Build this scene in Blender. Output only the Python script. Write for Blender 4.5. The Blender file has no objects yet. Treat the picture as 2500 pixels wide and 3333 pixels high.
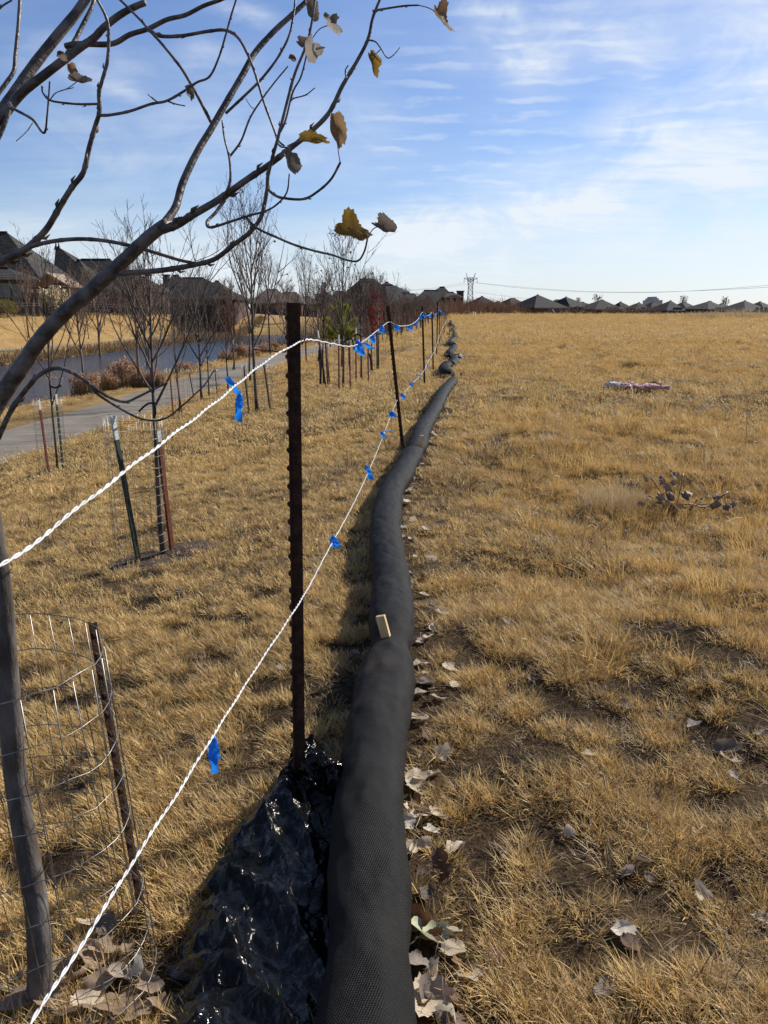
import bpy, bmesh, math, random
import numpy as np
from mathutils import Vector, Matrix, Quaternion, noise as mnoise

SC = bpy.context.scene
COL = SC.collection
R = math.radians

# ---------------------------------------------------------------- camera, sky, sun, exposure
CAMZ, PITCH, FPX = 1.5, R(13.4), 2750.0
cam = bpy.data.cameras.new('camera')
cam.sensor_fit = 'VERTICAL'; cam.sensor_height = 24.0
cam.lens = 24.0 * FPX / 3333.0
cam.clip_start = 0.05; cam.clip_end = 6000
camo = bpy.data.objects.new('camera', cam); COL.objects.link(camo)
camo.location = (0, 0, CAMZ); camo.rotation_euler = (R(90) - PITCH, 0, 0)
SC.camera = camo
SC.view_settings.view_transform = 'Standard'; SC.view_settings.look = 'None'
SC.cycles.max_bounces = 6; SC.cycles.diffuse_bounces = 3; SC.cycles.glossy_bounces = 3; SC.cycles.transmission_bounces = 3
SC.view_settings.exposure = 0.42; SC.view_settings.gamma = 1.0

SUN_AZ, SUN_EL = R(54), R(34)          # azimuth clockwise from +Y
SV = Vector((math.sin(SUN_AZ) * math.cos(SUN_EL), math.cos(SUN_AZ) * math.cos(SUN_EL), math.sin(SUN_EL)))
sl = bpy.data.lights.new('sun', 'SUN'); sl.energy = 5.0; sl.angle = R(0.5); sl.color = (1.0, 0.955, 0.88)
so = bpy.data.objects.new('sun', sl); COL.objects.link(so)
so.rotation_euler = SV.to_track_quat('Z', 'Y').to_euler()

CP, SP = math.cos(PITCH), math.sin(PITCH)
def ray(px, py):
    """direction in the world for a point of the 2500 x 3333 photograph"""
    a, b = (px - 1250) / FPX, -(py - 1666.5) / FPX
    return Vector((a, b * SP + CP, b * CP - SP))
def P(px, py, dep):                       # point at a depth along the camera axis
    return Vector((0, 0, CAMZ)) + ray(px, py) * dep
def W(px, py, Y):                         # point at a distance Y in front
    d = ray(px, py); return Vector((0, 0, CAMZ)) + d * (Y / d.y)
def azel(px, py):
    d = ray(px, py).normalized(); return math.atan2(d.x, d.y), math.asin(d.z)

class NT:
    """small node-tree writer"""
    def __init__(s, tree): s.t = tree; s.n = tree.nodes; s.l = tree.links
    def node(s, typ, **kw):
        n = s.n.new(typ)
        for k, v in kw.items(): setattr(n, k, v)
        return n
    def put(s, sock, v):
        if v is None: return
        if isinstance(v, bpy.types.NodeSocket): s.l.new(v, sock)
        elif isinstance(v, (tuple, list, Vector)) and sock.type == 'RGBA': sock.default_value = (*v[:3], 1)
        else: sock.default_value = v
    def math(s, op, a, b=None, c=None, clamp=False):
        n = s.node('ShaderNodeMath', operation=op, use_clamp=clamp)
        s.put(n.inputs[0], a); s.put(n.inputs[1], b)
        if c is not None: s.put(n.inputs[2], c)
        return n.outputs[0]
    def mix(s, f, a, b, blend='MIX'):
        n = s.node('ShaderNodeMix', data_type='RGBA', blend_type=blend)
        s.put(n.inputs[0], f); s.put(n.inputs[6], a); s.put(n.inputs[7], b)
        return n.outputs[2]
    def noise(s, vec, scale, detail=4, rough=.55, dist=0.0):
        n = s.node('ShaderNodeTexNoise'); s.put(n.inputs['Vector'], vec)
        n.inputs['Scale'].default_value = scale; n.inputs['Detail'].default_value = detail
        n.inputs['Roughness'].default_value = rough; n.inputs['Distortion'].default_value = dist
        return n.outputs['Fac']
    def ramp(s, f, lo, hi, a=0.0, b=1.0, smooth=True):
        n = s.node('ShaderNodeMapRange', interpolation_type='SMOOTHSTEP' if smooth else 'LINEAR')
        s.put(n.inputs[0], f)
        for i, v in zip((1, 2, 3, 4), (lo, hi, a, b)): s.put(n.inputs[i], v)
        return n.outputs[0]
    def map(s, vec, scale=(1, 1, 1), rot=(0, 0, 0), loc=(0, 0, 0)):
        n = s.node('ShaderNodeMapping'); s.put(n.inputs[0], vec)
        n.inputs[1].default_value = loc; n.inputs[2].default_value = rot; n.inputs[3].default_value = scale
        return n.outputs[0]

world = bpy.data.worlds.new('World'); SC.world = world; world.use_nodes = True
def build_sky():
    T = NT(world.node_tree); T.n.clear()
    sky = T.node('ShaderNodeTexSky', sky_type='NISHITA', sun_disc=False, sun_elevation=SUN_EL, sun_rotation=SUN_AZ)
    sky.altitude = 300; sky.air_density = 1.0; sky.dust_density = 0.6; sky.ozone_density = 1.6
    d = T.node('ShaderNodeTexCoord').outputs['Generated']
    sx = T.node('ShaderNodeSeparateXYZ'); T.put(sx.inputs[0], d)
    x, y, z = sx.outputs
    az = T.math('ARCTAN2', x, y); el = T.math('ARCSINE', z)
    zc = T.math('ADD', T.math('MAXIMUM', z, 0.0), 0.10)
    cp = T.node('ShaderNodeCombineXYZ'); T.put(cp.inputs[0], T.math('DIVIDE', x, zc)); T.put(cp.inputs[1], T.math('DIVIDE', y, zc))
    plane = cp.outputs[0]
    warp = T.math('SUBTRACT', T.noise(plane, 1.3, 6, .6), .5)
    warp2 = T.math('SUBTRACT', T.noise(plane, 5.0, 5, .6), .5)
    fine = T.noise(T.map(plane, (2.0, 5.0, 1), (0, 0, R(38))), 1.0, 8, .60, .5)
    soft = T.noise(T.map(plane, (.9, 2.2, 1), (0, 0, R(-20)), (3.1, 1.7, 0)), 1.0, 6, .55, .5)
    azw = T.math('MULTIPLY_ADD', warp, .10, az)
    elw = T.math('MULTIPLY_ADD', warp2, .035, T.math('MULTIPLY_ADD', warp, .05, el))
    ae = T.node('ShaderNodeCombineXYZ'); T.put(ae.inputs[0], az); T.put(ae.inputs[1], el)
    puff = T.noise(T.map(ae.outputs[0], (9, 15, 1)), 1.0, 8, .62, .6)
    total = None
    # cirrus bands: two ends, half width, strength
    bands = [((1080, 790), (2560, 560), .024, .52), ((1250, 740), (1980, 640), .028, .36), ((1500, 690), (2120, 470), .036, .30),
             ((2080, 560), (2070, 150), .040, .40), ((2200, 560), (2560, 20), .045, .46), ((2330, 560), (2600, 330), .045, .50),
             ((1050, 830), (2600, 760), .032, .42), ((1500, 130), (2500, 30), .045, .34), ((1640, 240), (2120, 190), .030, .25),
             ((-200, 760), (900, 880), .040, .30), ((150, 180), (430, 190), .022, .34), ((330, 265), (420, 300), .010, .40),
             ((760, 40), (830, 55), .010, .55), ((600, 190), (800, 200), .012, .35), ((60, 480), (1250, 420), .050, .30),
             ((1560, 15), (1650, 20), .012, .45)]
    for p0, p1, w, st in bands:
        a0, e0 = azel(*p0); a1, e1 = azel(*p1)
        L = math.hypot(a1 - a0, e1 - e0); ux, uy = (a1 - a0) / L, (e1 - e0) / L
        da = T.math('SUBTRACT', azw, a0); de = T.math('SUBTRACT', elw, e0)
        t = T.math('ADD', T.math('MULTIPLY', da, ux), T.math('MULTIPLY', de, uy))
        n = T.math('ABSOLUTE', T.math('SUBTRACT', T.math('MULTIPLY', da, uy), T.math('MULTIPLY', de, ux)))
        g = T.ramp(n, 0.0, w * 1.6, st * 1.02, 0.0)
        f = T.math('MULTIPLY', T.ramp(t, -.05, L * .2), T.ramp(t, L * .85, L * 1.12 + .03, 1.0, 0.0))
        v = T.math('MULTIPLY', g, f)
        total = v if total is None else T.math('ADD', total, v)
    total = T.math('MULTIPLY', total, T.math('MULTIPLY', T.ramp(puff, .30, .68, .22, 1.15), T.ramp(fine, .28, .60, .55, 1.05)))
    # ripples
    rip = None
    rw = T.math('MULTIPLY_ADD', warp2, 2.2, T.math('MULTIPLY', el, 390.0))
    rw = T.math('MULTIPLY_ADD', T.noise(T.map(plane, (2, 2, 2)), 2.0, 3), 9.0, rw)
    wave = T.ramp(T.math('SINE', rw), -.1, 1.0)
    for c, ra, re, st in [((1560, 400), .15, .11, .13), ((2280, 400), .12, .07, .24), ((1750, 190), .14, .06, .15), ((1480, 480), .12, .05, .12)]:
        a0, e0 = azel(*c)
        q = T.math('ADD', T.math('POWER', T.math('DIVIDE', T.math('SUBTRACT', azw, a0), ra), 2.0),
                   T.math('POWER', T.math('DIVIDE', T.math('SUBTRACT', elw, e0), re), 2.0))
        v = T.ramp(q, 0.1, 1.6, st, 0.0)
        rip = v if rip is None else T.math('ADD', rip, v)
    patch = T.ramp(T.noise(T.map(plane, (3, 3, 3)), 1.6, 3), .40, .62)
    total = T.math('MULTIPLY_ADD', T.math('MULTIPLY', rip, wave), patch, total)
    # thin veil everywhere, denser to the right and towards the horizon
    veil = T.math('MULTIPLY', T.ramp(soft, .30, .78), T.ramp(azw, -.45, .5, .15, .20))
    total = T.math('ADD', total, veil)
    hor = T.ramp(el, 0.0, .15, .55, 0.0)
    total = T.math('ADD', total, hor)
    total = T.math('MINIMUM', total, .93)
    tint = T.mix(1.0, sky.outputs[0], (.84, .97, 1.27), 'MULTIPLY')
    colr = T.mix(total, tint, (8.4, 9.0, 9.6))
    low = T.ramp(z, -.05, .0)
    colr = T.mix(low, (1.6, 1.4, 1.1), colr)
    bg = T.node('ShaderNodeBackground'); T.put(bg.inputs[0], colr); bg.inputs[1].default_value = 0.076
    out = T.node('ShaderNodeOutputWorld'); T.l.new(bg.outputs[0], out.inputs[0])
build_sky()

# ---------------------------------------------------------------- tags and mesh builder
def tag(o, label=None, cat=None, group=None, kind=None):
    if label: o['label'] = label
    if cat: o['category'] = cat
    if group: o['group'] = group
    if kind: o['kind'] = kind
    return o
def empty(name, loc=(0, 0, 0), label=None, cat=None, group=None):
    o = bpy.data.objects.new(name, None); COL.objects.link(o); o.location = loc
    o.empty_display_size = .1
    return tag(o, label, cat, group)
def copy_tree(o, parent=None):
    c = o.copy(); COL.objects.link(c); c.parent = parent
    for ch in list(o.children): copy_tree(ch, c)
    return c

class MB:
    def __init__(s): s.v = []; s.f = []; s.uv = {}
    def add(s, vs, fs):
        b = len(s.v); s.v.extend([tuple(v) for v in vs]); s.f.extend([tuple(i + b for i in f) for f in fs]); return b
    def box(s, c, size, m=None):
        x, y, z = (k / 2 for k in size)
        vs = [Vector((i * x, j * y, k * z)) for k in (-1, 1) for j in (-1, 1) for i in (-1, 1)]
        if m is not None: vs = [m @ v for v in vs]
        c = Vector(c)
        s.add([v + c for v in vs], [(0, 2, 3, 1), (4, 5, 7, 6), (0, 1, 5, 4), (2, 6, 7, 3), (0, 4, 6, 2), (1, 3, 7, 5)])
    def tube(s, pts, rad, sides=6, caps=True, twist=None):
        pts = [Vector(p) for p in pts]; n = len(pts)
        if not hasattr(rad, '__len__'): rad = [rad] * n
        t = (pts[1] - pts[0]).normalized()
        up = Vector((0, 0, 1)) if abs(t.z) < .9 else Vector((1, 0, 0))
        a = t.cross(up).normalized(); vs = []; prev = t
        for i, p in enumerate(pts):
            if i == 0: d = pts[1] - pts[0]
            elif i == n - 1: d = pts[-1] - pts[-2]
            else: d = pts[i + 1] - pts[i - 1]
            if d.length > 1e-9: d = d.normalized()
            else: d = prev
            q = prev.rotation_difference(d); a = (q @ a); a = (a - d * a.dot(d)).normalized(); prev = d
            b = d.cross(a)
            for k in range(sides):
                an = 2 * math.pi * k / sides
                vs.append(p + (a * math.cos(an) + b * math.sin(an)) * rad[i])
        fs = [(i * sides + k, i * sides + (k + 1) % sides, (i + 1) * sides + (k + 1) % sides, (i + 1) * sides + k)
              for i in range(n - 1) for k in range(sides)]
        if caps: fs += [tuple(range(sides))[::-1], tuple((n - 1) * sides + k for k in range(sides))]
        return s.add(vs, fs)
    def ico(s, c, r, sub=2, scale=(1, 1, 1), amp=0.0, freq=3.0, seed=0):
        bm = bmesh.new(); bmesh.ops.create_icosphere(bm, subdivisions=sub, radius=1.0)
        c = Vector(c); vs = []
        for v in bm.verts:
            p = v.co.copy(); k = 1 + amp * mnoise.fractal(p * freq + Vector((seed, seed * 2.3, 0)), .8, 2.0, 3)
            vs.append(c + Vector((p.x * scale[0], p.y * scale[1], p.z * scale[2])) * r * k)
        s.add(vs, [[v.index for v in f.verts] for f in bm.faces]); bm.free()
    def build(s, name, mat, parent=None, smooth=False, loc=None):
        me = bpy.data.meshes.new(name); me.from_pydata(s.v, [], s.f)
        if smooth: me.polygons.foreach_set('use_smooth', [True] * len(me.polygons))
        me.materials.append(mat); me.update()
        o = bpy.data.objects.new(name, me); COL.objects.link(o)
        if parent is not None: o.parent = parent
        if loc is not None: o.location = loc
        return o
def shift(mb, o):                         # make the vertices relative to a parent's location
    mb.v = [(a - o[0], b - o[1], c - o[2]) for a, b, c in mb.v]; return mb

def spline(pts, per=6):
    """Catmull-Rom through tuples of any length"""
    a = [np.array(p, float) for p in pts]; a = [2 * a[0] - a[1]] + a + [2 * a[-1] - a[-2]]
    out = []
    for i in range(1, len(a) - 2):
        for k in range(per):
            t = k / per
            out.append(.5 * (2 * a[i] + (a[i + 1] - a[i - 1]) * t + (2 * a[i - 1] - 5 * a[i] + 4 * a[i + 1] - a[i + 2]) * t * t
                             + (3 * a[i] - a[i - 1] - 3 * a[i + 1] + a[i + 2]) * t ** 3))
    out.append(a[-2]); return out

# ---------------------------------------------------------------- materials
def mat(name, c1, c2=None, scale=6.0, rough=.8, bump=0.0, bscale=40.0, metal=0.0, coord='Object', rnd=0.0, stretch=(1, 1, 1),
        trans=0.0, spec=.3, lo=.38, hi=.64, bdist=.01, sheen=0.0):
    m = bpy.data.materials.new(name); m.use_nodes = True
    T = NT(m.node_tree); T.n.clear()
    out = T.node('ShaderNodeOutputMaterial')
    b = T.node('ShaderNodeBsdfPrincipled')
    b.inputs['Roughness'].default_value = rough; b.inputs['Metallic'].default_value = metal
    b.inputs['Specular IOR Level'].default_value = spec
    tc = T.node('ShaderNodeTexCoord').outputs[coord]
    v = T.map(tc, stretch)
    c = c1
    if c2 is not None: c = T.mix(T.ramp(T.noise(v, scale, 5, .6), lo, hi), c1, c2)
    if rnd:
        oi = T.node('ShaderNodeObjectInfo').outputs['Random']
        k = T.ramp(oi, 0, 1, 1 - rnd, 1 + rnd, False)
        cc = T.node('ShaderNodeCombineColor')
        for i in range(3): T.put(cc.inputs[i], k)
        c = T.mix(1.0, c, cc.outputs[0], 'MULTIPLY')
    T.put(b.inputs['Base Color'], c)
    if sheen:
        b.inputs['Sheen Weight'].default_value = sheen
    if bump:
        bn = T.node('ShaderNodeBump'); bn.inputs['Strength'].default_value = bump; bn.inputs['Distance'].default_value = bdist
        T.put(bn.inputs['Height'], T.noise(v, bscale, 4, .6)); T.put(b.inputs['Normal'], bn.outputs[0])
    if trans:
        tr = T.node('ShaderNodeBsdfTranslucent'); T.put(tr.inputs[0], c)
        mx = T.node('ShaderNodeMixShader'); mx.inputs[0].default_value = trans
        T.l.new(b.outputs[0], mx.inputs[1]); T.l.new(tr.outputs[0], mx.inputs[2]); T.l.new(mx.outputs[0], out.inputs[0])
    else: T.l.new(b.outputs[0], out.inputs[0])
    m['T'] = 1
    return m
MT = {}
MT['bark'] = mat('grey_brown_bark', (.060, .046, .036), (.145, .125, .108), 14, .8, .5, 60, stretch=(1, 1, .35), spec=.25)
MT['limb'] = mat('smooth_twig_bark', (.045, .028, .018), (.16, .122, .094), 30, .48, .35, 90, spec=.5)
MT['sapling'] = mat('sapling_bark', (.050, .037, .028), (.13, .10, .08), 6, .75, spec=.25, rnd=.2)
MT['rust'] = mat('rusty_steel', (.030, .014, .008), (.072, .030, .015), 30, .8, .5, 120, spec=.25)
MT['redpost'] = mat('red_brown_paint', (.10, .022, .010), (.15, .04, .018), 25, .6, .2, 90, spec=.3)
MT['greenpost'] = mat('dark_green_paint', (.016, .028, .020), (.03, .045, .03), 25, .6, .2, 90)
MT['whitetip'] = mat('weathered_white_paint', (.42, .43, .40), (.62, .62, .58), 25, .6)
MT['galv'] = mat('galvanised_wire', (.30, .29, .27), (.18, .15, .12), 30, .42, metal=.85)
MT['rope'] = mat('white_poly_rope', (.72, .71, .68), (.50, .48, .44), 60, .5, .25, 300, spec=.4)
MT['ribbon'] = mat('blue_flagging_tape', (.014, .24, .80), (.03, .33, .88), 20, .35, .15, 60, trans=.42, spec=.5)
MT['wood'] = mat('pale_pine_stake', (.62, .44, .23), (.48, .33, .16), 8, .75, .2, 60, stretch=(6, 6, .6))
MT['strap'] = mat('black_rubber_strap', (.012, .012, .013), None, rough=.5)
MT['concrete'] = mat('concrete_path', (.165, .138, .105), (.21, .178, .138), .8, .9, .2, 30, coord='Object')
MT['roof'] = mat('dark_shingle_roof', (.015, .0132, .012), (.046, .040, .034), 1.6, .9, .4, 8, stretch=(1, 1, 3), rnd=.25, bdist=.05)
MT['roofbrown'] = mat('brown_shingle_roof', (.085, .065, .05), (.12, .095, .075), 1.6, .9, .3, 8, rnd=.1, bdist=.05)
MT['brick'] = mat('red_brown_brick', (.07, .040, .028), (.11, .064, .045), 3.0, .9, .2, 14, rnd=.25, bdist=.03)
MT['trim'] = mat('painted_trim', (.20, .17, .14), None, rough=.7)
MT['glass'] = mat('window_glass', (.03, .035, .04), None, rough=.12, spec=.6)
MT['darkfence'] = mat('black_metal_fence', (.014, .014, .015), None, rough=.5)
MT['plank'] = mat('weathered_plank_fence', (.035, .026, .02), (.07, .05, .038), 2, .9, stretch=(8, 8, .3))
MT['orange'] = mat('orange_plank', (.36, .13, .05), (.27, .09, .035), 3, .8)
MT['soil'] = mat('dark_mulch', (.045, .03, .02), (.10, .065, .04), 20, .95, .6, 60)
MT['pylon'] = mat('galvanised_lattice', (.42, .43, .45), None, rough=.6, metal=.1)
MT['whitepvc'] = mat('white_plastic_pipe', (.72, .72, .70), None, rough=.5)
MT['oldstake'] = mat('weathered_stake', (.26, .19, .12), (.18, .12, .07), 8, .85)
MT['redleaf'] = mat('red_maple_leaf', (.30, .035, .014), (.20, .022, .012), 8, .6, trans=.4, rnd=.2)
MT['needle'] = mat('yellow_green_needles', (.30, .29, .035), (.20, .21, .025), 4, .6, trans=.35)
MT['dryleaf'] = mat('dry_brown_leaf', (.10, .055, .03), (.17, .10, .055), 10, .7, trans=.3, rnd=.2)
MT['reed'] = mat('russet_reed', (.36, .20, .11), (.50, .335, .205), 5, .9, trans=.25, rnd=.15)
MT['reedtan'] = mat('tan_reed', (.27, .18, .085), (.17, .105, .05), 4, .9, trans=.2, rnd=.15)
MT['plume'] = mat('cream_plume', (.78, .67, .43), (.62, .50, .29), 5, .9, trans=.3)
MT['pampas'] = mat('dry_green_blade', (.24, .20, .07), (.16, .14, .05), 5, .9, trans=.25)
MT['brush'] = mat('brown_twigs', (.13, .09, .066), (.20, .135, .095), 3, .9, rnd=.2)
MT['rustbrush'] = mat('rusty_brown_twigs', (.115, .060, .036), (.17, .092, .056), 3, .9, rnd=.2, trans=.2)
MT['pink'] = mat('pink_insulation', (.80, .47, .45), (.72, .58, .55), 12, .95, .6, 60, trans=.25)
MT['white'] = mat('white_insulation', (.80, .78, .80), (.68, .64, .66), 12, .95, .6, 60, trans=.2)
MT['stubble'] = mat('straw_stem', (.62, .50, .30), (.46, .34, .18), 6, .8, trans=.2, rnd=.15)
MT['graywall'] = mat('pale_grey_wall', (.33, .34, .36), None, rough=.8)

def leaf_mat(name, stops, trans=.3, mott=.45):
    """ground leaves: colour chosen by object, mottled; a leaf keeps its colour wherever it lies"""
    m = bpy.data.materials.new(name); m.use_nodes = True; T = NT(m.node_tree); T.n.clear()
    oi = T.node('ShaderNodeObjectInfo').outputs['Random']
    cr = T.node('ShaderNodeValToRGB'); T.put(cr.inputs[0], oi)
    el = cr.color_ramp.elements
    el[0].position, el[0].color = 0, (*stops[0], 1); el[1].position, el[1].color = 1, (*stops[-1], 1)
    for i, c in enumerate(stops[1:-1]):
        e = el.new((i + 1) / (len(stops) - 1)); e.color = (*c, 1)
    oc = T.node('ShaderNodeTexCoord').outputs['Object']
    nz = T.noise(oc, 45, 4, .65)
    c = T.mix(T.ramp(nz, .35, .72, 0, mott), cr.outputs[0], (.09, .055, .03))
    b = T.node('ShaderNodeBsdfPrincipled'); T.put(b.inputs['Base Color'], c); b.inputs['Roughness'].default_value = .62
    bn = T.node('ShaderNodeBump'); bn.inputs['Strength'].default_value = .5; bn.inputs['Distance'].default_value = .004
    T.put(bn.inputs['Height'], T.noise(oc, 120, 3)); T.put(b.inputs['Normal'], bn.outputs[0])
    tr = T.node('ShaderNodeBsdfTranslucent'); T.put(tr.inputs[0], c)
    mx = T.node('ShaderNodeMixShader'); mx.inputs[0].default_value = trans
    T.l.new(b.outputs[0], mx.inputs[1]); T.l.new(tr.outputs[0], mx.inputs[2])
    out = T.node('ShaderNodeOutputMaterial'); T.l.new(mx.outputs[0], out.inputs[0]); return m
MT['leaf'] = leaf_mat('fallen_leaf', [(.66, .52, .34), (.76, .65, .49), (.16, .075, .035), (.62, .53, .42), (.22, .12, .06), (.62, .56, .48), (.13, .06, .03)])
MT['tanground'] = leaf_mat('tan_fallen_leaf', [(.42, .30, .19), (.34, .22, .13), (.50, .38, .26)])
MT['paleleaf'] = leaf_mat('pale_fallen_leaf', [(.76, .63, .45), (.84, .74, .58), (.68, .54, .37)])
MT['brownleaf'] = leaf_mat('brown_fallen_leaf', [(.20, .09, .035), (.13, .06, .03), (.26, .12, .05)])
MT['greenleaf'] = leaf_mat('greenish_fallen_leaf', [(.62, .64, .40), (.66, .68, .48)])
MT['greyleaf'] = leaf_mat('grey_brown_leaf', [(.16, .125, .095), (.26, .21, .165), (.20, .15, .11)])
MT['darkleaf'] = leaf_mat('dark_grey_leaf', [(.10, .075, .06), (.16, .125, .10), (.12, .085, .065)], .15)
MT['leafgrey'] = leaf_mat('pale_grey_leaf', [(.40, .34, .27), (.48, .41, .33)])
MT['yellowleaf'] = leaf_mat('yellow_mottled_leaf', [(.36, .22, .025), (.28, .16, .02)], .45, .95)
MT['tanleaf'] = leaf_mat('tan_mottled_leaf', [(.34, .21, .10), (.28, .15, .07)], .4, .75)

# ---------------------------------------------------------------- terrain
def _h(i, j, s):
    n = (i.astype(np.int64) * 374761393 + j.astype(np.int64) * 668265263 + s * 982451653) & 0x7fffffff
    n = ((n ^ (n >> 13)) * 1274126177) & 0x7fffffff
    n = n ^ (n >> 16)
    return (n & 0xffff) / 65535.0
def vn(x, y, s=0):
    x = np.asarray(x, float); y = np.asarray(y, float)
    i, j = np.floor(x), np.floor(y); fx, fy = x - i, y - j
    fx = fx * fx * (3 - 2 * fx); fy = fy * fy * (3 - 2 * fy)
    a, b, c, d = _h(i, j, s), _h(i + 1, j, s), _h(i, j + 1, s), _h(i + 1, j + 1, s)
    return (a * (1 - fx) + b * fx) * (1 - fy) + (c * (1 - fx) + d * fx) * fy
def fb(x, y, s=0, o=3):
    return sum(vn(x * 2 ** k, y * 2 ** k, s + k) * .5 ** k for k in range(o)) / sum(.5 ** k for k in range(o))
def ss(a, b, t):
    t = np.clip((np.asarray(t, float) - a) / (b - a), 0, 1); return t * t * (3 - 2 * t)
def line(y): return -.45 + .0745 * np.asarray(y, float)
U = [-400, -60, -42, -40, -36, -35.5, -33.3, -32, -30.5, -29, -17.5, -16.2, -14, -11.8, -8.6, -7, -.25, .3]
Z = [1.2, 1.2, 1.0, .9, -1.4, -1.6, -1.6, -1.8, -2.25, -3.2, -3.2, -2.28, -1.75, -1.5, -1.5, -1.25, -.04, 0]
WATER = -2.2
def H(x, y):
    x = np.asarray(x, float); y = np.asarray(y, float)
    u = x - line(y)
    p = np.interp(u, U, Z); q = np.interp(u, [-400, -60, -40, -12, -8, 0], [1.2, 1.2, .9, -.9, -.8, 0])
    k = np.clip(ss(128, 150, y) + 1 - ss(8, 22, y), 0, 1); k = np.where(u > -16, k * ss(128, 150, y), k)
    z = p * (1 - k) + q * k
    z = z + 0.84 * ss(22, 100, y) * ss(-7, 1, u) - 2.7 * ss(118, 215, y) * ss(-30, -8, u)
    fld = ss(.2, 1.6, u)
    amp = (1 - ss(60, 200, y)) * np.where((u < -8.3) & (u > -12), 0.15, 1.0)
    z = z + amp * ((fb(x * 1.1, y * 1.1, 3) - .5) * (.06 + .17 * fld) + (fb(x * .33, y * .33, 9) - .5) * .26 * fld
                   + (vn(x * 4.2, y * 4.2, 21) - .5) * (.022 + .03 * fld))
    return z
def G(px, py, off=0.0, far=400):
    """where a point of the picture meets the ground (raised by off)"""
    d = ray(px, py); ts = np.concatenate([np.linspace(1.2, 12, 700), np.geomspace(12.02, far, 3000)])
    zz = CAMZ + d.z * ts - H(d.x * ts, d.y * ts) - off
    i = int(np.argmax(zz < 0)) if (zz < 0).any() else len(ts) - 1
    if i > 0:
        a, b = zz[i - 1], zz[i]; t = ts[i - 1] + (ts[i] - ts[i - 1]) * (a / (a - b) if a != b else 0)
    else: t = ts[0]
    return Vector((d.x * t, d.y * t, CAMZ + d.z * t))
def hz(x, y): return float(H(x, y))

def axis(lo, hi, c0, c1, st, g):
    a = list(np.arange(c0, c1, st)); s = st
    up = [c1]
    while up[-1] < hi: s *= g; up.append(up[-1] + s)
    s = st; dn = [c0]
    while dn[-1] > lo: s *= g; dn.append(dn[-1] - s)
    return np.array(dn[:0:-1] + a + up)
def ground_mat():
    m = bpy.data.materials.new('dormant_turf'); m.use_nodes = True; T = NT(m.node_tree)
    b = T.n['Principled BSDF']; b.inputs['Roughness'].default_value = .95; b.inputs['Specular IOR Level'].default_value = .1
    pos = T.node('ShaderNodeNewGeometry').outputs['Position']
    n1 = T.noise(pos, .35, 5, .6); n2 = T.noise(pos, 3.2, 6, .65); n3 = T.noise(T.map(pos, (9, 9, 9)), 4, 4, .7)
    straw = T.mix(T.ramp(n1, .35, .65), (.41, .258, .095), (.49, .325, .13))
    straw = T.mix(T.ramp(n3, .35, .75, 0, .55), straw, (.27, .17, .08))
    shaded_thatch = T.mix(T.ramp(n3, .3, .7), (.015, .0095, .006), (.058, .036, .019))  # soil and thatch, darkened to paint in the shade between grass clumps
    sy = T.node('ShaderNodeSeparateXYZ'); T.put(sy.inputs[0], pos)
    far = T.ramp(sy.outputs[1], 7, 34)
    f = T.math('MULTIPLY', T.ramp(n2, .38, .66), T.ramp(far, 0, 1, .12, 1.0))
    T.put(b.inputs['Base Color'], T.mix(T.math('MAXIMUM', f, T.math('MULTIPLY', far, .72)), shaded_thatch, straw))
    bn = T.node('ShaderNodeBump'); bn.inputs['Strength'].default_value = .7; bn.inputs['Distance'].default_value = .05
    T.put(bn.inputs['Height'], T.math('ADD', n2, n3)); T.put(b.inputs['Normal'], bn.outputs[0]); return m
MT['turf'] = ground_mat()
def grid_mesh(name, X, Y, Zv, m, smooth=True):
    ny, nx = X.shape
    co = np.stack([X, Y, Zv], -1).reshape(-1, 3)
    idx = np.arange(nx * ny).reshape(ny, nx)
    q = np.stack([idx[:-1, :-1], idx[:-1, 1:], idx[1:, 1:], idx[1:, :-1]], -1).reshape(-1, 4)
    me = bpy.data.meshes.new(name); me.from_pydata(co.tolist(), [], q.tolist())
    if smooth: me.polygons.foreach_set('use_smooth', [True] * len(me.polygons))
    me.materials.append(m); o = bpy.data.objects.new(name, me); COL.objects.link(o); return o
XS = axis(-900, 1100, -2.6, 4.2, .05, 1.045); YS = axis(-30, 1900, .7, 7.5, .05, 1.03)
gx, gy = np.meshgrid(XS, YS)
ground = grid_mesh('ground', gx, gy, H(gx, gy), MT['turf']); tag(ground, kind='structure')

# water of the pond
def water_mat():
    m = bpy.data.materials.new('pond_water'); m.use_nodes = True; T = NT(m.node_tree)
    b = T.n['Principled BSDF']; b.inputs['Base Color'].default_value = (.026, .034, .040, 1); b.inputs['Roughness'].default_value = .16
    b.inputs['IOR'].default_value = 1.33; b.inputs['Specular IOR Level'].default_value = .7
    pos = T.node('ShaderNodeNewGeometry').outputs['Position']
    bn = T.node('ShaderNodeBump'); bn.inputs['Strength'].default_value = 1.0; bn.inputs['Distance'].default_value = .13
    T.put(bn.inputs['Height'], T.noise(T.map(pos, (.8, 2.2, 1), (0, 0, R(25))), 1.6, 4, .55)); T.put(b.inputs['Normal'], bn.outputs[0])
    return m
wm = MB(); ys = np.linspace(6, 156, 24)
for i, y in enumerate(ys):
    l = float(line(y)); wm.v += [(l - 31.5, y, WATER), (l - 15.8, y, WATER)]
wm.f = [(2 * i, 2 * i + 1, 2 * i + 3, 2 * i + 2) for i in range(len(ys) - 1)]
tag(wm.build('pond_water', water_mat()), kind='structure')

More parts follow.
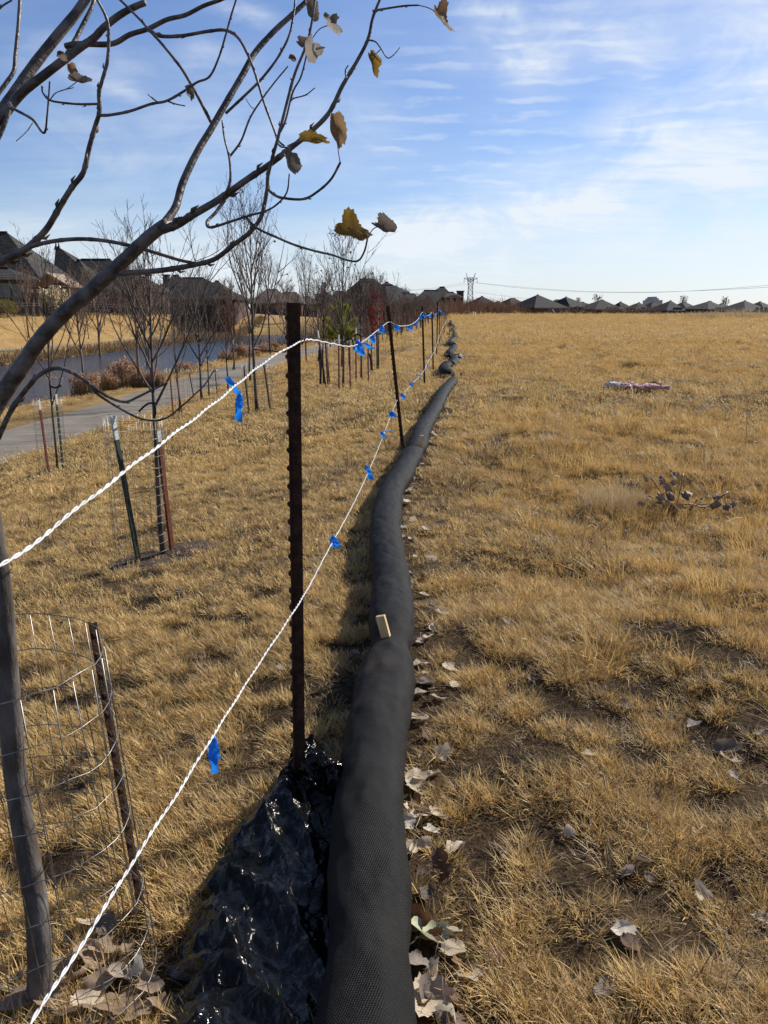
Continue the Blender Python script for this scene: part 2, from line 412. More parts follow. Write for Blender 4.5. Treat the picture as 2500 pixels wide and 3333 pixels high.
# concrete walks with joints
def walk(name, u0, u1, y0, y1, lift=.03, th=.12):
    m = MB(); ys = np.arange(y0, y1, 1.5)
    for i in range(len(ys) - 1):
        a, b = ys[i] + .008, ys[i + 1] - .008
        vs = []
        for y in (a, b):
            l = float(line(y)); wob = .5 * math.sin(y * .09)
            for u in (u0 + wob, u1 + wob):
                x = l + u; z = hz(x, y)
                vs.append((x, y, z))
        zt = [v[2] for v in vs]; zl = (zt[0] + zt[1]) / 2 + lift; zh = (zt[2] + zt[3]) / 2 + lift
        zs = [zl, zl, zh, zh]
        top = [(v[0], v[1], zz) for v, zz in zip(vs, zs)]; bot = [(v[0], v[1], zz - th) for v, zz in zip(vs, zs)]
        m.add(top + bot, [(0, 1, 3, 2), (4, 6, 7, 5), (0, 2, 6, 4), (1, 5, 7, 3), (0, 4, 5, 1), (2, 3, 7, 6)])
    return tag(m.build(name, MT['concrete']), kind='structure')
walk('footpath', -11.25, -8.95, 6, 175)
walk('far_footpath', -35.45, -33.4, 20, 128)
# ---------------------------------------------------------------- the black filter sock on the ground
WPIX = [(1190, 3700), (1190, 3333), (1203, 3000), (1196, 2700), (1212, 2500), (1223, 2400), (1250, 2250), (1272, 2100), (1275, 2000), (1274, 1900),
        (1261, 1800), (1256, 1700), (1275, 1600), (1304, 1550), (1331, 1500), (1360, 1450), (1375, 1400), (1405, 1350), (1432, 1300), (1449, 1270), (1478, 1236)]
WR = .098
WC = [G(a, b, WR * .9) for a, b in WPIX[1:]]
d0 = WC[0] - WC[1]; WC.insert(0, WC[0] + d0.normalized() * .7); WC[0].z = hz(WC[0].x, WC[0].y) + WR * .9
WS = [Vector(p) for p in spline(WC, 40)]
def sock_mat():
    m = bpy.data.materials.new('black_knit_fabric'); m.use_nodes = True; T = NT(m.node_tree)
    b = T.n['Principled BSDF']; b.inputs['Roughness'].default_value = .65; b.inputs['Specular IOR Level'].default_value = .12
    uv = T.node('ShaderNodeTexCoord').outputs['UV']; pos = T.node('ShaderNodeNewGeometry').outputs['Position']
    s = T.node('ShaderNodeSeparateXYZ'); T.put(s.inputs[0], uv)
    # knit: rows across and ribs along, in metres of cloth
    w1 = T.math('SINE', T.math('MULTIPLY', s.outputs[0], 2 * math.pi / .0062))
    w2 = T.math('SINE', T.math('MULTIPLY_ADD', s.outputs[1], 2 * math.pi / .0055, T.math('MULTIPLY', s.outputs[0], 330)))
    k = T.math('MULTIPLY', T.math('ADD', w1, 1), T.math('ADD', w2, 1))
    n = T.noise(pos, 7, 5, .65); n2 = T.noise(pos, 160, 3, .7)
    c = T.mix(T.ramp(n, .42, .7), (.0060, .0054, .0047), (.0135, .012, .0105))
    c = T.mix(T.ramp(n2, .66, .76, 0, .5), c, (.16, .14, .11))
    c = T.mix(T.ramp(T.noise(pos, 1.6, 3), 0.64, .76, 0, .35), c, (.105, .075, .045))
    c = T.mix(T.ramp(k, .2, 3.6, 0, .55), c, (.027, .0245, .022))
    T.put(b.inputs['Base Color'], c)
    bn = T.node('ShaderNodeBump'); bn.inputs['Strength'].default_value = .5; bn.inputs['Distance'].default_value = .0014
    T.put(bn.inputs['Height'], k)
    b2 = T.node('ShaderNodeBump'); b2.inputs['Strength'].default_value = .35; b2.inputs['Distance'].default_value = .02
    T.put(b2.inputs['Height'], T.noise(pos, 16, 4, .6)); T.l.new(bn.outputs[0], b2.inputs['Normal'])
    T.put(b.inputs['Normal'], b2.outputs[0]); return m
MT['sock'] = sock_mat()
def sock(name, pts, r, sides, fold=.006, dents=(), end_taper=True, seed=0, squash=.9, wrinkle=.0):
    """a stuffed tube that lies on the ground: lumpy, flattened underneath, wrinkled"""
    n = len(pts); vs = []; uv = []; s = 0.0
    for i, p in enumerate(pts):
        if i: s += (p - pts[i - 1]).length
        d = (pts[min(i + 1, n - 1)] - pts[max(i - 1, 0)]).normalized()
        side = d.cross(Vector((0, 0, 1))).normalized(); up = side.cross(d)
        rr = r * (1 + .14 * (mnoise.noise(Vector((s * 1.7, seed, 0)))) + .06 * mnoise.noise(Vector((s * 5.0, seed + 4, 0))))
        for dy, amt in dents:                        # pulled in where a stake goes through
            rr *= 1 - amt * math.exp(-((p.y - dy) / .10) ** 2) + amt * .45 * math.exp(-((p.y - dy + .28) / .16) ** 2)
        if end_taper:
            e = min(i, n - 1 - i) / 6.0
            if e < 1: rr *= math.sqrt(max(.02, 1 - (1 - e) ** 2))
        for k in range(sides + 1):
            a = 2 * math.pi * k / sides + math.pi * 1.5
            ca, sa = math.cos(a), math.sin(a)
            q = Vector((s * 6, ca * 2.2, sa * 2.2 + seed))
            f = 1 + fold / r * (mnoise.noise(q) + .8 * mnoise.noise(q * 2.3))
            f += wrinkle * abs(mnoise.noise(Vector((s * 22, ca * .7 + seed, sa * .7))))
            h = sa * squash
            if h < -.72: h = -.72
            vs.append(p + (side * ca * 1.06 + up * h) * rr * f); uv.append((s, 2 * math.pi * r * k / sides))
    m = sides + 1
    fs = [(i * m + k, i * m + k + 1, (i + 1) * m + k + 1, (i + 1) * m + k) for i in range(n - 1) for k in range(sides)]
    me = bpy.data.meshes.new(name); me.from_pydata([tuple(v) for v in vs], [], fs)
    l = me.uv_layers.new(name='UVMap')
    for poly in me.polygons:
        for li, vi in zip(poly.loop_indices, poly.vertices): l.data[li].uv = uv[vi]
    me.polygons.foreach_set('use_smooth', [True] * len(me.polygons)); me.materials.append(MT['sock'])
    o = bpy.data.objects.new(name, me); COL.objects.link(o); return o
ST1 = G(1250, 2065, WR * 1.6); ST2 = G(1372, 1448, WR * 1.6)
tag(sock('filter_sock', WS, WR, 40, dents=((ST1.y, .24), (ST2.y, .15))),
    'long black knitted filter sock lying along the fence from the foreground', 'erosion sock')
# the further, crumpled lengths
def further(name, pix, r, label, seed, wr):
    pts = [Vector(p) for p in spline([G(a, b, r * .8) for a, b in pix], 14)]
    tag(sock(name, pts, r, 26, .022, end_taper=seed == 11, seed=seed, wrinkle=wr), label, 'erosion sock', 'lengths of black filter sock along the fence')
further('filter_sock', [(1468, 1221), (1452, 1213), (1447, 1204), (1450, 1193), (1462, 1187)], .125, 'short crumpled black sock end behind the far pale stakes', 11, .24)
further('filter_sock', [(1468, 1186), (1479, 1177), (1476, 1165), (1464, 1152), (1472, 1140), (1480, 1128)], .11, 'grey black sock length winding past the torn black plastic', 15, .16)
further('filter_sock', [(1478, 1126), (1466, 1117), (1470, 1108), (1482, 1100), (1480, 1088), (1470, 1078)], .12, 'distant kinked black sock length near the middle of the fence', 19, .16)
further('filter_sock', [(1472, 1076), (1478, 1066), (1468, 1056), (1467, 1045)], .12, 'farthest thin sock length fading into the dry field', 23, .14)
# dark slits where stakes pass through the sock
def on_sock(y):
    i = min(range(len(WS)), key=lambda k: abs(WS[k].y - y)); return WS[i]

# wooden stakes
def stake(base_px, top_px, Y, w, t, label, depth=.12, group='wooden stakes through the sock', mt='wood', rz=-.25):
    a, b = W(*base_px, Y), W(*top_px, Y); ax = (b - a); L = ax.length + depth; ax.normalize()
    m = MB(); vs = []
    side = Vector((math.cos(rz), math.sin(rz), 0)); side = (side - ax * side.dot(ax)).normalized(); fr = ax.cross(side)
    for z, k in ((0, .92), (L * .5, 1), (L - .003, 1), (L, .93)):
        for i, j in ((-1, -1), (1, -1), (1, 1), (-1, 1)):
            vs.append(side * (i * w / 2 * k) + fr * (j * t / 2 * k) + ax * z)
    fs = [(0, 3, 2, 1), (12, 13, 14, 15)] + [(4 * r + q, 4 * r + (q + 1) % 4, 4 * r + 4 + (q + 1) % 4, 4 * r + 4 + q) for r in range(3) for q in range(4)]
    m.add(vs, fs)
    o = m.build('wooden_stake', MT[mt]); o.location = a - ax * depth
    return tag(o, label, 'stake', group)
s1 = on_sock(ST1.y)
stake((1262, 2092), (1238, 2004), s1.y, .038, .02, 'pale square wooden stake through the near part of the black sock')
s2 = on_sock(ST2.y)
stake((1369, 1446), (1374, 1417), s2.y, .04, .025, 'small wooden stake through the sock beside the second post', rz=.2)
g = G(1458, 1238); stake((1457, 1236), (1458, 1218), g.y, .06, .03, 'short pale stake left of the sock end', mt='oldstake')
g = G(1503, 1232); stake((1503, 1230), (1501, 1213), g.y, .05, .03, 'short weathered stake right of the sock end', mt='oldstake')

# ---------------------------------------------------------------- turf as tufts
TUFTS = bpy.data.collections.new('tufts')          # sources only, not linked to the scene
def grass_mat(name, cols, trans=.3):
    m = bpy.data.materials.new(name); m.use_nodes = True; T = NT(m.node_tree); T.n.clear()
    oi = T.node('ShaderNodeObjectInfo').outputs['Random']
    at = T.node('ShaderNodeAttribute', attribute_name='tone').outputs['Fac']
    cr = T.node('ShaderNodeValToRGB'); T.put(cr.inputs[0], T.math('FRACT', T.math('MULTIPLY_ADD', oi, .42, T.math('MULTIPLY', at, .6))))
    el = cr.color_ramp.elements
    el[0].position, el[0].color = 0, (*cols[0], 1); el[1].position, el[1].color = 1, (*cols[-1], 1)
    for i, c in enumerate(cols[1:-1]):
        e = el.new((i + 1) / (len(cols) - 1)); e.color = (*c, 1)
    d = T.node('ShaderNodeBsdfPrincipled'); T.put(d.inputs['Base Color'], cr.outputs[0]); d.inputs['Roughness'].default_value = .55
    d.inputs['Specular IOR Level'].default_value = .25
    tr = T.node('ShaderNodeBsdfTranslucent'); T.put(tr.inputs[0], cr.outputs[0])
    mx = T.node('ShaderNodeMixShader'); mx.inputs[0].default_value = trans
    T.l.new(d.outputs[0], mx.inputs[1]); T.l.new(tr.outputs[0], mx.inputs[2])
    out = T.node('ShaderNodeOutputMaterial'); T.l.new(mx.outputs[0], out.inputs[0]); return m
G_BERM = grass_mat('dormant_bermuda', [(.43, .255, .082), (.65, .435, .155), (.53, .33, .105), (.75, .56, .25), (.41, .265, .105), (.60, .38, .122)])
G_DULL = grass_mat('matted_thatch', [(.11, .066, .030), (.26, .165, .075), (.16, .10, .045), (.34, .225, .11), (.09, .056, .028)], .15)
G_TALL = grass_mat('tall_dry_grass', [(.50, .31, .10), (.61, .405, .145), (.53, .335, .11), (.66, .465, .20)], .35)
def tuft(name, seed, n, rad, lmin, lmax, wid, lean, mt, droop=.5):
    rg = random.Random(seed); vs, fs, tone = [], [], []
    for _ in range(n):
        a = rg.uniform(0, 2 * math.pi); r = rad * math.sqrt(rg.random()); bx, by = r * math.cos(a), r * math.sin(a)
        az = a + rg.gauss(0, .9); L = rg.uniform(lmin, lmax); ln = max(.05, rg.gauss(lean, .28)); w = wid * rg.uniform(.6, 1.25)
        dx, dy = math.cos(az), math.sin(az); px, py = -dy * w / 2, dx * w / 2; b = len(vs); tn = rg.random()
        th = ln * .6; x, y, z = bx, by, -.008; seg = 3
        for k in range(seg + 1):
            q = 1 - .75 * k / seg
            if k < seg: vs += [(x - px * q, y - py * q, z), (x + px * q, y + py * q, z)]; tone += [tn, tn]
            else: vs.append((x, y, z)); tone.append(tn)
            l = L / seg; x += dx * math.sin(th) * l; y += dy * math.sin(th) * l; z += math.cos(th) * l; th += droop * rg.uniform(.4, 1.3) * ln
        for k in range(seg - 1): fs.append((b + 2 * k, b + 2 * k + 1, b + 2 * k + 3, b + 2 * k + 2))
        fs.append((b + 2 * seg - 2, b + 2 * seg - 1, b + 2 * seg))
    me = bpy.data.meshes.new(name); me.from_pydata(vs, [], fs); me.materials.append(mt)
    at = me.attributes.new('tone', 'FLOAT', 'POINT'); at.data.foreach_set('value', tone)
    o = bpy.data.objects.new(name, me); return o
def scatter(name, pts, rots, scl, idx, sources):
    c = bpy.data.collections.new(name + '_sources')
    for k, o in enumerate(sources): o.name = '%s_%02d' % (name + '_blades', k); c.objects.link(o)
    me = bpy.data.meshes.new(name); n = len(pts)
    me.vertices.add(n); me.vertices.foreach_set('co', np.asarray(pts, np.float32).ravel())
    for an, ty, v in (('rot', 'FLOAT_VECTOR', rots), ('scl', 'FLOAT', scl), ('pick', 'INT', idx)):
        at = me.attributes.new(an, ty, 'POINT')
        at.data.foreach_set('vector' if ty == 'FLOAT_VECTOR' else 'value', np.asarray(v, np.int32 if ty == 'INT' else np.float32).ravel())
    o = bpy.data.objects.new(name, me); COL.objects.link(o); o['kind'] = 'stuff'
    ng = bpy.data.node_groups.new(name, 'GeometryNodeTree')
    ng.interface.new_socket('Geometry', in_out='INPUT', socket_type='NodeSocketGeometry')
    ng.interface.new_socket('Geometry', in_out='OUTPUT', socket_type='NodeSocketGeometry')
    N, L = ng.nodes, ng.links
    gi, go = N.new('NodeGroupInput'), N.new('NodeGroupOutput'); ip = N.new('GeometryNodeInstanceOnPoints'); ci = N.new('GeometryNodeCollectionInfo')
    ci.inputs['Collection'].default_value = c; ci.inputs['Separate Children'].default_value = True; ci.inputs['Reset Children'].default_value = True
    def attr(nm, ty):
        a = N.new('GeometryNodeInputNamedAttribute'); a.data_type = ty; a.inputs['Name'].default_value = nm
        return a.outputs['Attribute']
    L.new(gi.outputs[0], ip.inputs['Points']); L.new(ci.outputs[0], ip.inputs['Instance']); ip.inputs['Pick Instance'].default_value = True
    L.new(attr('pick', 'INT'), ip.inputs['Instance Index']); er = N.new('FunctionNodeEulerToRotation')
    L.new(attr('rot', 'FLOAT_VECTOR'), er.inputs[0]); L.new(er.outputs[0], ip.inputs['Rotation'])
    L.new(attr('scl', 'FLOAT'), ip.inputs['Scale']); L.new(ip.outputs[0], go.inputs[0])
    md = o.modifiers.new('tufts', 'NODES'); md.node_group = ng
    return o
WY = np.array([p.y for p in WS]); WX = np.array([p.x for p in WS])
def wdist(x, y): return np.where((y > WY[0]) & (y < WY[-1]), np.abs(x - np.interp(y, WY, WX)), 9.0)
NP = np.random.default_rng(7)
def spots(y0, y1, per, xm=1.2):
    """random ground points in the view (and a step beside it), 'per' per square metre"""
    half = lambda y: .47 * (y + .4) + xm
    area = (half(y0) + half(y1)) * (y1 - y0); n = int(area * per)
    y = np.sqrt(NP.uniform(0, 1, n) * ((y1 + 2.5) ** 2 - (y0 + 2.5) ** 2) + (y0 + 2.5) ** 2) - 2.5
    x = NP.uniform(-1, 1, n) * half(y); return x, y
def keep(x, y):
    u = x - line(y); path = (u > -11.8) & (u < -8.4); path2 = (u > -36) & (u < -33); pond = (u > -31) & (u < -15.6) & (y > 6) & (y < 152)
    return ~path & ~path2 & ~pond & ~((wdist(x, y) < .075 + .13 * (x > np.interp(y, WY, WX)) * (.35 + NP.uniform(0, 1, np.shape(x)))))
def tilt(n, a=.22): return np.stack([NP.normal(0, a, n), NP.normal(0, a, n), NP.uniform(0, 6.28, n)], -1)
def field_side(x, y): return ss(.5, 1.7, x - line(y))
def sow(name, y0, y1, per, srcs, s0, s1, bare, tall=False, side=0, xm=1.2, label=None):
    x, y = spots(y0, y1, per, xm); k = keep(x, y)
    cl = .45 * fb(x * 2.3, y * 2.3, 31, 3) + .55 * fb(x * 8.0, y * 8.0, 33, 2); fs = field_side(x, y)
    if bare is not None: k &= (cl + NP.normal(0, .045, len(x))) > bare - .02 * fs + .03 * ss(.1, .5, x - line(y)) * (1 - ss(1.2, 2.2, x - line(y))) * (1 - ss(3.5, 6, y))
    if side == 1: k &= NP.uniform(0, 1, len(x)) < fs * np.clip(2.6 * (fb(x * .55, y * .55, 77, 3) - .28), .12, 1)
    if side == -1: k &= NP.uniform(0, 1, len(x)) < 1 - .40 * fs
    x, y, cl = x[k], y[k], cl[k]; n = len(x)
    sc = NP.uniform(s0, s1, n) * (.75 + .6 * cl)
    scatter(name, np.stack([x, y, H(x, y)], -1), tilt(n), sc, NP.integers(0, len(srcs), n), srcs)
    return n
b_near = [tuft('t', i, 26, .022, .022, .070, .0025, 1.35, G_BERM, .10) for i in range(7)]
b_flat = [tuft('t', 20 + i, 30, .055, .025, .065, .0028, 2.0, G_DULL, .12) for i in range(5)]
b_long = [tuft('t', 40 + i, 14, .03, .05, .11, .0026, 1.0, G_BERM, .35) for i in range(5)]
b_mid = [tuft('t', 60 + i, 44, .075, .022, .062, .0045, 1.0, G_BERM) for i in range(6)]
t_mid = [tuft('t', 80 + i, 46, .08, .035, .11, .0042, .8, G_TALL) for i in range(6)]
c_mid = [tuft('t', 180 + i, 110, .11, .08, .21, .0034, .75, G_TALL, .45) for i in range(4)]
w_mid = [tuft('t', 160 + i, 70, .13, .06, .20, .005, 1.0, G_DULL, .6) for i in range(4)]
b_far = [tuft('t', 100 + i, 60, .24, .03, .075, .012, .95, G_BERM) for i in range(5)]
t_far = [tuft('t', 120 + i, 60, .26, .05, .14, .011, .8, G_TALL) for i in range(5)]
h_far = [tuft('t', 140 + i, 60, .8, .06, .18, .030, .8, G_TALL) for i in range(4)]
NT_ = []
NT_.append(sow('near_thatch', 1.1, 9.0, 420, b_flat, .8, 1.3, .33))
NT_.append(sow('near_turf', 1.1, 4.6, 1750, b_near, .75, 1.35, .445))
NT_.append(sow('near_long_grass', 1.1, 5.0, 90, b_long, .6, 1.1, .50))
NT_.append(sow('middle_turf', 4.2, 12, 340, b_mid, .7, 1.2, .40, side=-1))
NT_.append(sow('middle_dry_grass', 3.2, 12, 260, t_mid, .5, 1.1, .385, side=1))
NT_.append(sow('tall_straw_clumps', 2.6, 14, 15, c_mid, .6, 1.45, .49, side=1))
NT_.append(sow('brown_weed_tufts', 4.5, 40, 1.5, w_mid, .6, 1.7, .52))
NT_.append(sow('far_turf', 10.5, 34, 30, b_far, .7, 1.2, None, side=-1))
NT_.append(sow('far_dry_grass', 10.5, 40, 24, t_far, .6, 1.15, None, side=1))
NT_.append(sow('distant_dry_grass', 36, 125, 2.2, h_far, .5, 1.1, None, xm=4))
print('tufts', NT_)

# ---------------------------------------------------------------- steel posts of the fence
def tpost(h, nubs=True, plate=True, below=.12, nub_to=None):
    """T section: stem along +x, studded flange facing -x"""
    m = MB()
    m.box((-.014, 0, (h - below) / 2), (.004, .034, h + below))
    m.box((.0045, 0, (h - below) / 2 - .0006), (.033, .0042, h + below - .0012))
    if nubs:
        z = .10
        while z < h - .01:
            b = .0; m.add([(-.0155, -.012, z), (-.0155, .012, z), (-.0225, .008, z + .006), (-.0225, -.008, z + .006), (-.0155, -.012, z + .017), (-.0155, .012, z + .017), (-.0225, .008, z + .012), (-.0225, -.008, z + .012)],
                          [(0, 1, 2, 3), (7, 6, 5, 4), (3, 2, 6, 7), (0, 3, 7, 4), (1, 5, 6, 2)])
            z += .0533
    return m
def frame_between(a, b, rz=0.0):
    z = (b - a).normalized(); x = Vector((math.cos(rz), math.sin(rz), 0)); x = (x - z * x.dot(z)).normalized(); y = z.cross(x)
    return Matrix(((x.x, y.x, z.x, a.x), (x.y, y.y, z.y, a.y), (x.z, y.z, z.z, a.z), (0, 0, 0, 1)))
FP = [((973, 2592), (952, 984), 'nearest tall rusty steel post, rising from the black plastic'),
      ((1311, 1462), (1261, 995), 'second rusty studded post, leaning left beside the sock'),
      ((1382, 1258), (1374, 997), 'third rusty studded post of the rope fence'),
      ((1410, 1204), (1406, 1015), 'fourth rusty studded post of the rope fence'),
      ((1421, 1158), (1425, 984), 'tall far fence post where the rope climbs to its pale top'),
      ((1430, 1122), (1430, 1013), None), ((1435, 1109), (1436, 1014), None), ((1442, 1091), (1442, 1014), None),
      ((1447, 1082), (1447, 1014), None), ((1451, 1070), (1451, 1014), None), ((1454, 1060), (1455, 1015), None)]
posts = []
for i, (b, t, lab) in enumerate(FP):
    a = G(*b); top = W(*t, a.y); h = (top - a).length
    e = empty('fence_post', label=lab or 'one of the row of small rusty posts at the far end of the fence', cat='fence post', group='steel posts of the rope fence')
    e.matrix_world = frame_between(a, top, .12 if i == 0 else 0.0)
    tpost(h, nubs=a.y < 40).build('shaft', MT['rust'], e)
    posts.append((a, top))
    if i == 0:
        pl = MB(); vs = []
        pl.box((-.019, 0, -.02), (.004, .085, .19)); pl.build('anchor_plate', MT['rust'], e)
        w = MB(); zc = h - .118
        pts = [(-.05 * k, -.006, zc - .02 + .004 * k) for k in (2.2, 1.4, .5)] + [(-.02, -.024, zc - .012), (.0, -.026, zc), (.022, -.02, zc + .016), (.034, -.004, zc + .02), (.03, .012, zc + .01), (.018, .02, zc)]
        w.tube(spline(pts, 5), .0019, 6); w.build('wire_clip', MT['rust'], e, True)
FX0, FSL = posts[0][0].x - .0745 * posts[0][0].y, .0745
def on_fence(px, py):                     # point of the picture in the plane of the fence
    d = ray(px, py); t = (FX0) / (d.x - FSL * d.y)
    return Vector((0, 0, CAMZ)) + d * t
def off(p, dx): return Vector((p.x + dx, p.y, p.z))
def rope_pts(pix):
    out = []
    for q in pix:
        if len(q) == 3: out.append(W(q[0], q[1], posts[q[2]][0].y - .03))
        else: out.append(on_fence(*q))
    return out
def twisted(name, ctrl, label):
    s = [Vector(p) for p in spline(ctrl, 60)]
    dist = [0]
    for a, b in zip(s, s[1:]): dist.append(dist[-1] + (b - a).length)
    dist = np.array(dist); A = np.array([tuple(p) for p in s]); samples = []; d = 0.0
    while d < dist[-1]:
        samples.append(d); y = np.interp(d, dist, A[:, 1]); d += .0042 if y < 3.2 else .009 if y < 11 else .05
    samples = np.array(samples); X = np.stack([np.interp(samples, dist, A[:, k]) for k in range(3)], -1)
    Tn = np.gradient(X, axis=0); Tn /= np.linalg.norm(Tn, axis=1)[:, None]
    up = np.array([0, 0, 1.0]); a = np.cross(Tn, up); a /= np.linalg.norm(a, axis=1)[:, None]; b = np.cross(a, Tn)
    o = empty(name, label=label, cat='rope')
    for ph in (0, math.pi):
        th = samples * 2 * math.pi / .050 + ph + .8 * np.sin(samples * 7)
        far = np.clip((X[:, 1] - 8) / 30, 0, 1)[:, None]
        wob = .0012 * np.sin(samples * 31)[:, None] * b
        c = X + wob + (a * np.cos(th)[:, None] + b * np.sin(th)[:, None]) * .00135
        m = MB(); m.tube(c, list(.0014 + 0.0025 * far[:, 0]), 5); m.build('strand', MT['rope'], o, True)
    return o
TOP = [(-140, 1925), (0, 1843), (120, 1760), (300, 1617), (500, 1462), (700, 1310), (860, 1180), (975, 1113, 0), (1020, 1106), (1080, 1118), (1140, 1127), (1180, 1112), (1225, 1078), (1266, 1048, 1),
       (1290, 1058), (1312, 1061), (1340, 1055), (1360, 1040), (1376, 1016, 2), (1388, 1027), (1398, 1025), (1407, 1016, 3), (1416, 1025), (1424, 1016), (1428, 998, 4), (1431, 1012, 5), (1440, 1020), (1455, 1020, 10)]
BOT = [(60, 3420), (102, 3330), (300, 3020), (470, 2745), (560, 2610), (690, 2400), (830, 2180), (986, 1942, 0), (1060, 1805), (1160, 1620), (1230, 1462), (1293, 1303, 1), (1330, 1262), (1380, 1207),
       (1392, 1180, 2), (1418, 1135, 3), (1425, 1110, 4), (1440, 1070, 6), (1455, 1040, 10)]
twisted('twisted_rope', rope_pts(TOP), 'upper white twisted rope strung between the fence posts')
twisted('twisted_rope', rope_pts(BOT), 'lower white twisted rope running at knee height past the posts')

# blue flagging tied to the ropes
def ribbon_strip(m, a, path, w, seed):
    rg = random.Random(seed); n = len(path); vs = []
    for i, p in enumerate(path):
        ang = .6 * math.sin(i * .9 + seed) + rg.uniform(-.15, .15)
        sd = Vector((math.cos(ang), math.sin(ang), .2 * math.sin(i + seed))) * w / 2 * (.45 + .55 * min(1, i / 2))
        vs += [p - sd, p + Vector((0, -.004, 0)) + sd * .15, p + sd]
    m.add(vs, [(3 * i + k, 3 * i + k + 1, 3 * i + k + 4, 3 * i + k + 3) for i in range(n - 1) for k in (0, 1)])
def ribbon(px, py, ends, w, label, seed, group='blue ribbons tied on the ropes'):
    k = on_fence(px, py); e = empty('blue_ribbon', k, label, 'ribbon', group); c = Vector((0, 0, 0))
    kn = MB(); kn.ico((0, -.003, 0), w * .28, 2, (1, .8, .9), .35, 3, seed); kn.build('knot', MT['ribbon'], e, True)
    for j, (ex, ey) in enumerate(ends):
        q = W(ex, ey, k.y - .012 + .01 * j) - k; mid = q * .5 + Vector((0, -.012, .10 * q.length)); p = spline([c, mid, q], 6)
        m = MB(); ribbon_strip(m, c, [Vector(v) for v in p], w, seed + j * 3.7); m.build('tail', MT['ribbon'], e, True)
ribbon(781, 1287, [(738, 1226), (778, 1372), (784, 1330)], .017, 'long blue ribbon tied to the upper rope before the near post', 1)
ribbon(697, 2402, [(700, 2515), (694, 2480), (708, 2470)], .018, 'blue ribbon hanging from the lower rope near the wire cage', 2)
ribbon(1165, 1112, [(1212, 1136), (1181, 1158), (1165, 1148)], .034, 'big forked blue ribbon at the sag of the upper rope', 3)
ribbon(1085, 1748, [(1100, 1782), (1086, 1778)], .03, 'blue ribbon on the lower rope right of the near post', 4)
ribbon(1194, 1518, [(1208, 1560)], .035, 'blue ribbon hanging straight beside the bend of the sock', 5)
ribbon(1243, 1408, [(1274, 1402), (1250, 1425)], .032, 'blue ribbon blown sideways on the lower rope', 6)
ribbon(1276, 1342, [(1283, 1358), (1272, 1356)], .05, 'blue ribbon just left of the second post', 7)
ribbon(1309, 1283, [(1316, 1298), (1305, 1286)], .045, 'blue ribbon just right of the second post on the lower rope', 8)
ribbon(1336, 1249, [(1353, 1246), (1340, 1258)], .045, 'blue ribbon with a bent tail between second and third posts', 9)
ribbon(1359, 1220, [(1371, 1225), (1355, 1222)], .05, 'small blue ribbon nearing the third post', 10)
ribbon(1372, 1198, [(1361, 1196)], .05, 'small blue ribbon pointing left by the third post', 12)
for i, (x, y, ends, w) in enumerate([(1212, 1088, [(1216, 1118), (1206, 1106)], .045), (1244, 1062, [(1236, 1082), (1247, 1084)], .045), (1290, 1058, [(1287, 1074), (1300, 1076)], .05),
        (1333, 1059, [(1328, 1075), (1341, 1076)], .06), (1354, 1046, [(1350, 1061), (1357, 1058)], .07), (1368, 1030, [(1364, 1042), (1371, 1040)], .07),
        (1382, 1020, [(1385, 1033), (1378, 1030)], .08), (1403, 1022, [(1400, 1034)], .09), (1420, 1022, [(1417, 1034)], .10), (1426, 1008, [(1424, 1024)], .1),
        (1433, 1008, [(1437, 1020)], .12), (1438, 1016, [(1436, 1028)], .12), (1445, 1014, [(1446, 1028)], .13), (1450, 1015, [(1451, 1027)], .13), (1455, 1016, [(1455, 1028)], .13),
        (1390, 1184, [(1393, 1200), (1386, 1190)], .05), (1405, 1158, [(1399, 1161)], .06), (1416, 1140, [(1412, 1146)], .07), (1425, 1112, [(1421, 1118)], .09), (1431, 1090, [(1428, 1097)], .1), (1438, 1074, [(1436, 1082)], .1), (1447, 1056, [(1445, 1064)], .11)]):
    ribbon(x, y, ends, w * .62, 'one of the small blue ribbons crowded along the far ropes', 20 + i, 'small far ribbons on the ropes')

# ---------------------------------------------------------------- crumpled black plastic at the foot of the near post
def plastic_mat():
    m = bpy.data.materials.new('black_plastic_film'); m.use_nodes = True; T = NT(m.node_tree)
    b = T.n['Principled BSDF']; b.inputs['Base Color'].default_value = (.006, .007, .0075, 1); b.inputs['Roughness'].default_value = .17
    b.inputs['Specular IOR Level'].default_value = .22; b.inputs['Specular Tint'].default_value = (1, .93, .84, 1)
    pos = T.node('ShaderNodeNewGeometry').outputs['Position']
    dirt = T.ramp(T.noise(pos, 9, 5, .7), 0.66, .74)
    T.put(b.inputs['Base Color'], T.mix(T.math('MULTIPLY', dirt, .3), (.004, .0042, .0042), (.075, .055, .035)))
    T.put(b.inputs['Roughness'], T.ramp(dirt, 0, 1, .13, .6))
    w = T.node('ShaderNodeTexVoronoi', feature='DISTANCE_TO_EDGE'); T.put(w.inputs['Vector'], T.map(pos, (1, .6, 1), (0, 0, .5))); w.inputs['Scale'].default_value = 24
    bn = T.node('ShaderNodeBump'); bn.inputs['Strength'].default_value = .38; bn.inputs['Distance'].default_value = .010
    T.put(bn.inputs['Height'], T.math('ADD', T.noise(pos, 34, 4, .6, 1.2), T.math('MULTIPLY', w.outputs[0], 2.0))); T.put(b.inputs['Normal'], bn.outputs[0]); return m
MT['plastic'] = plastic_mat()
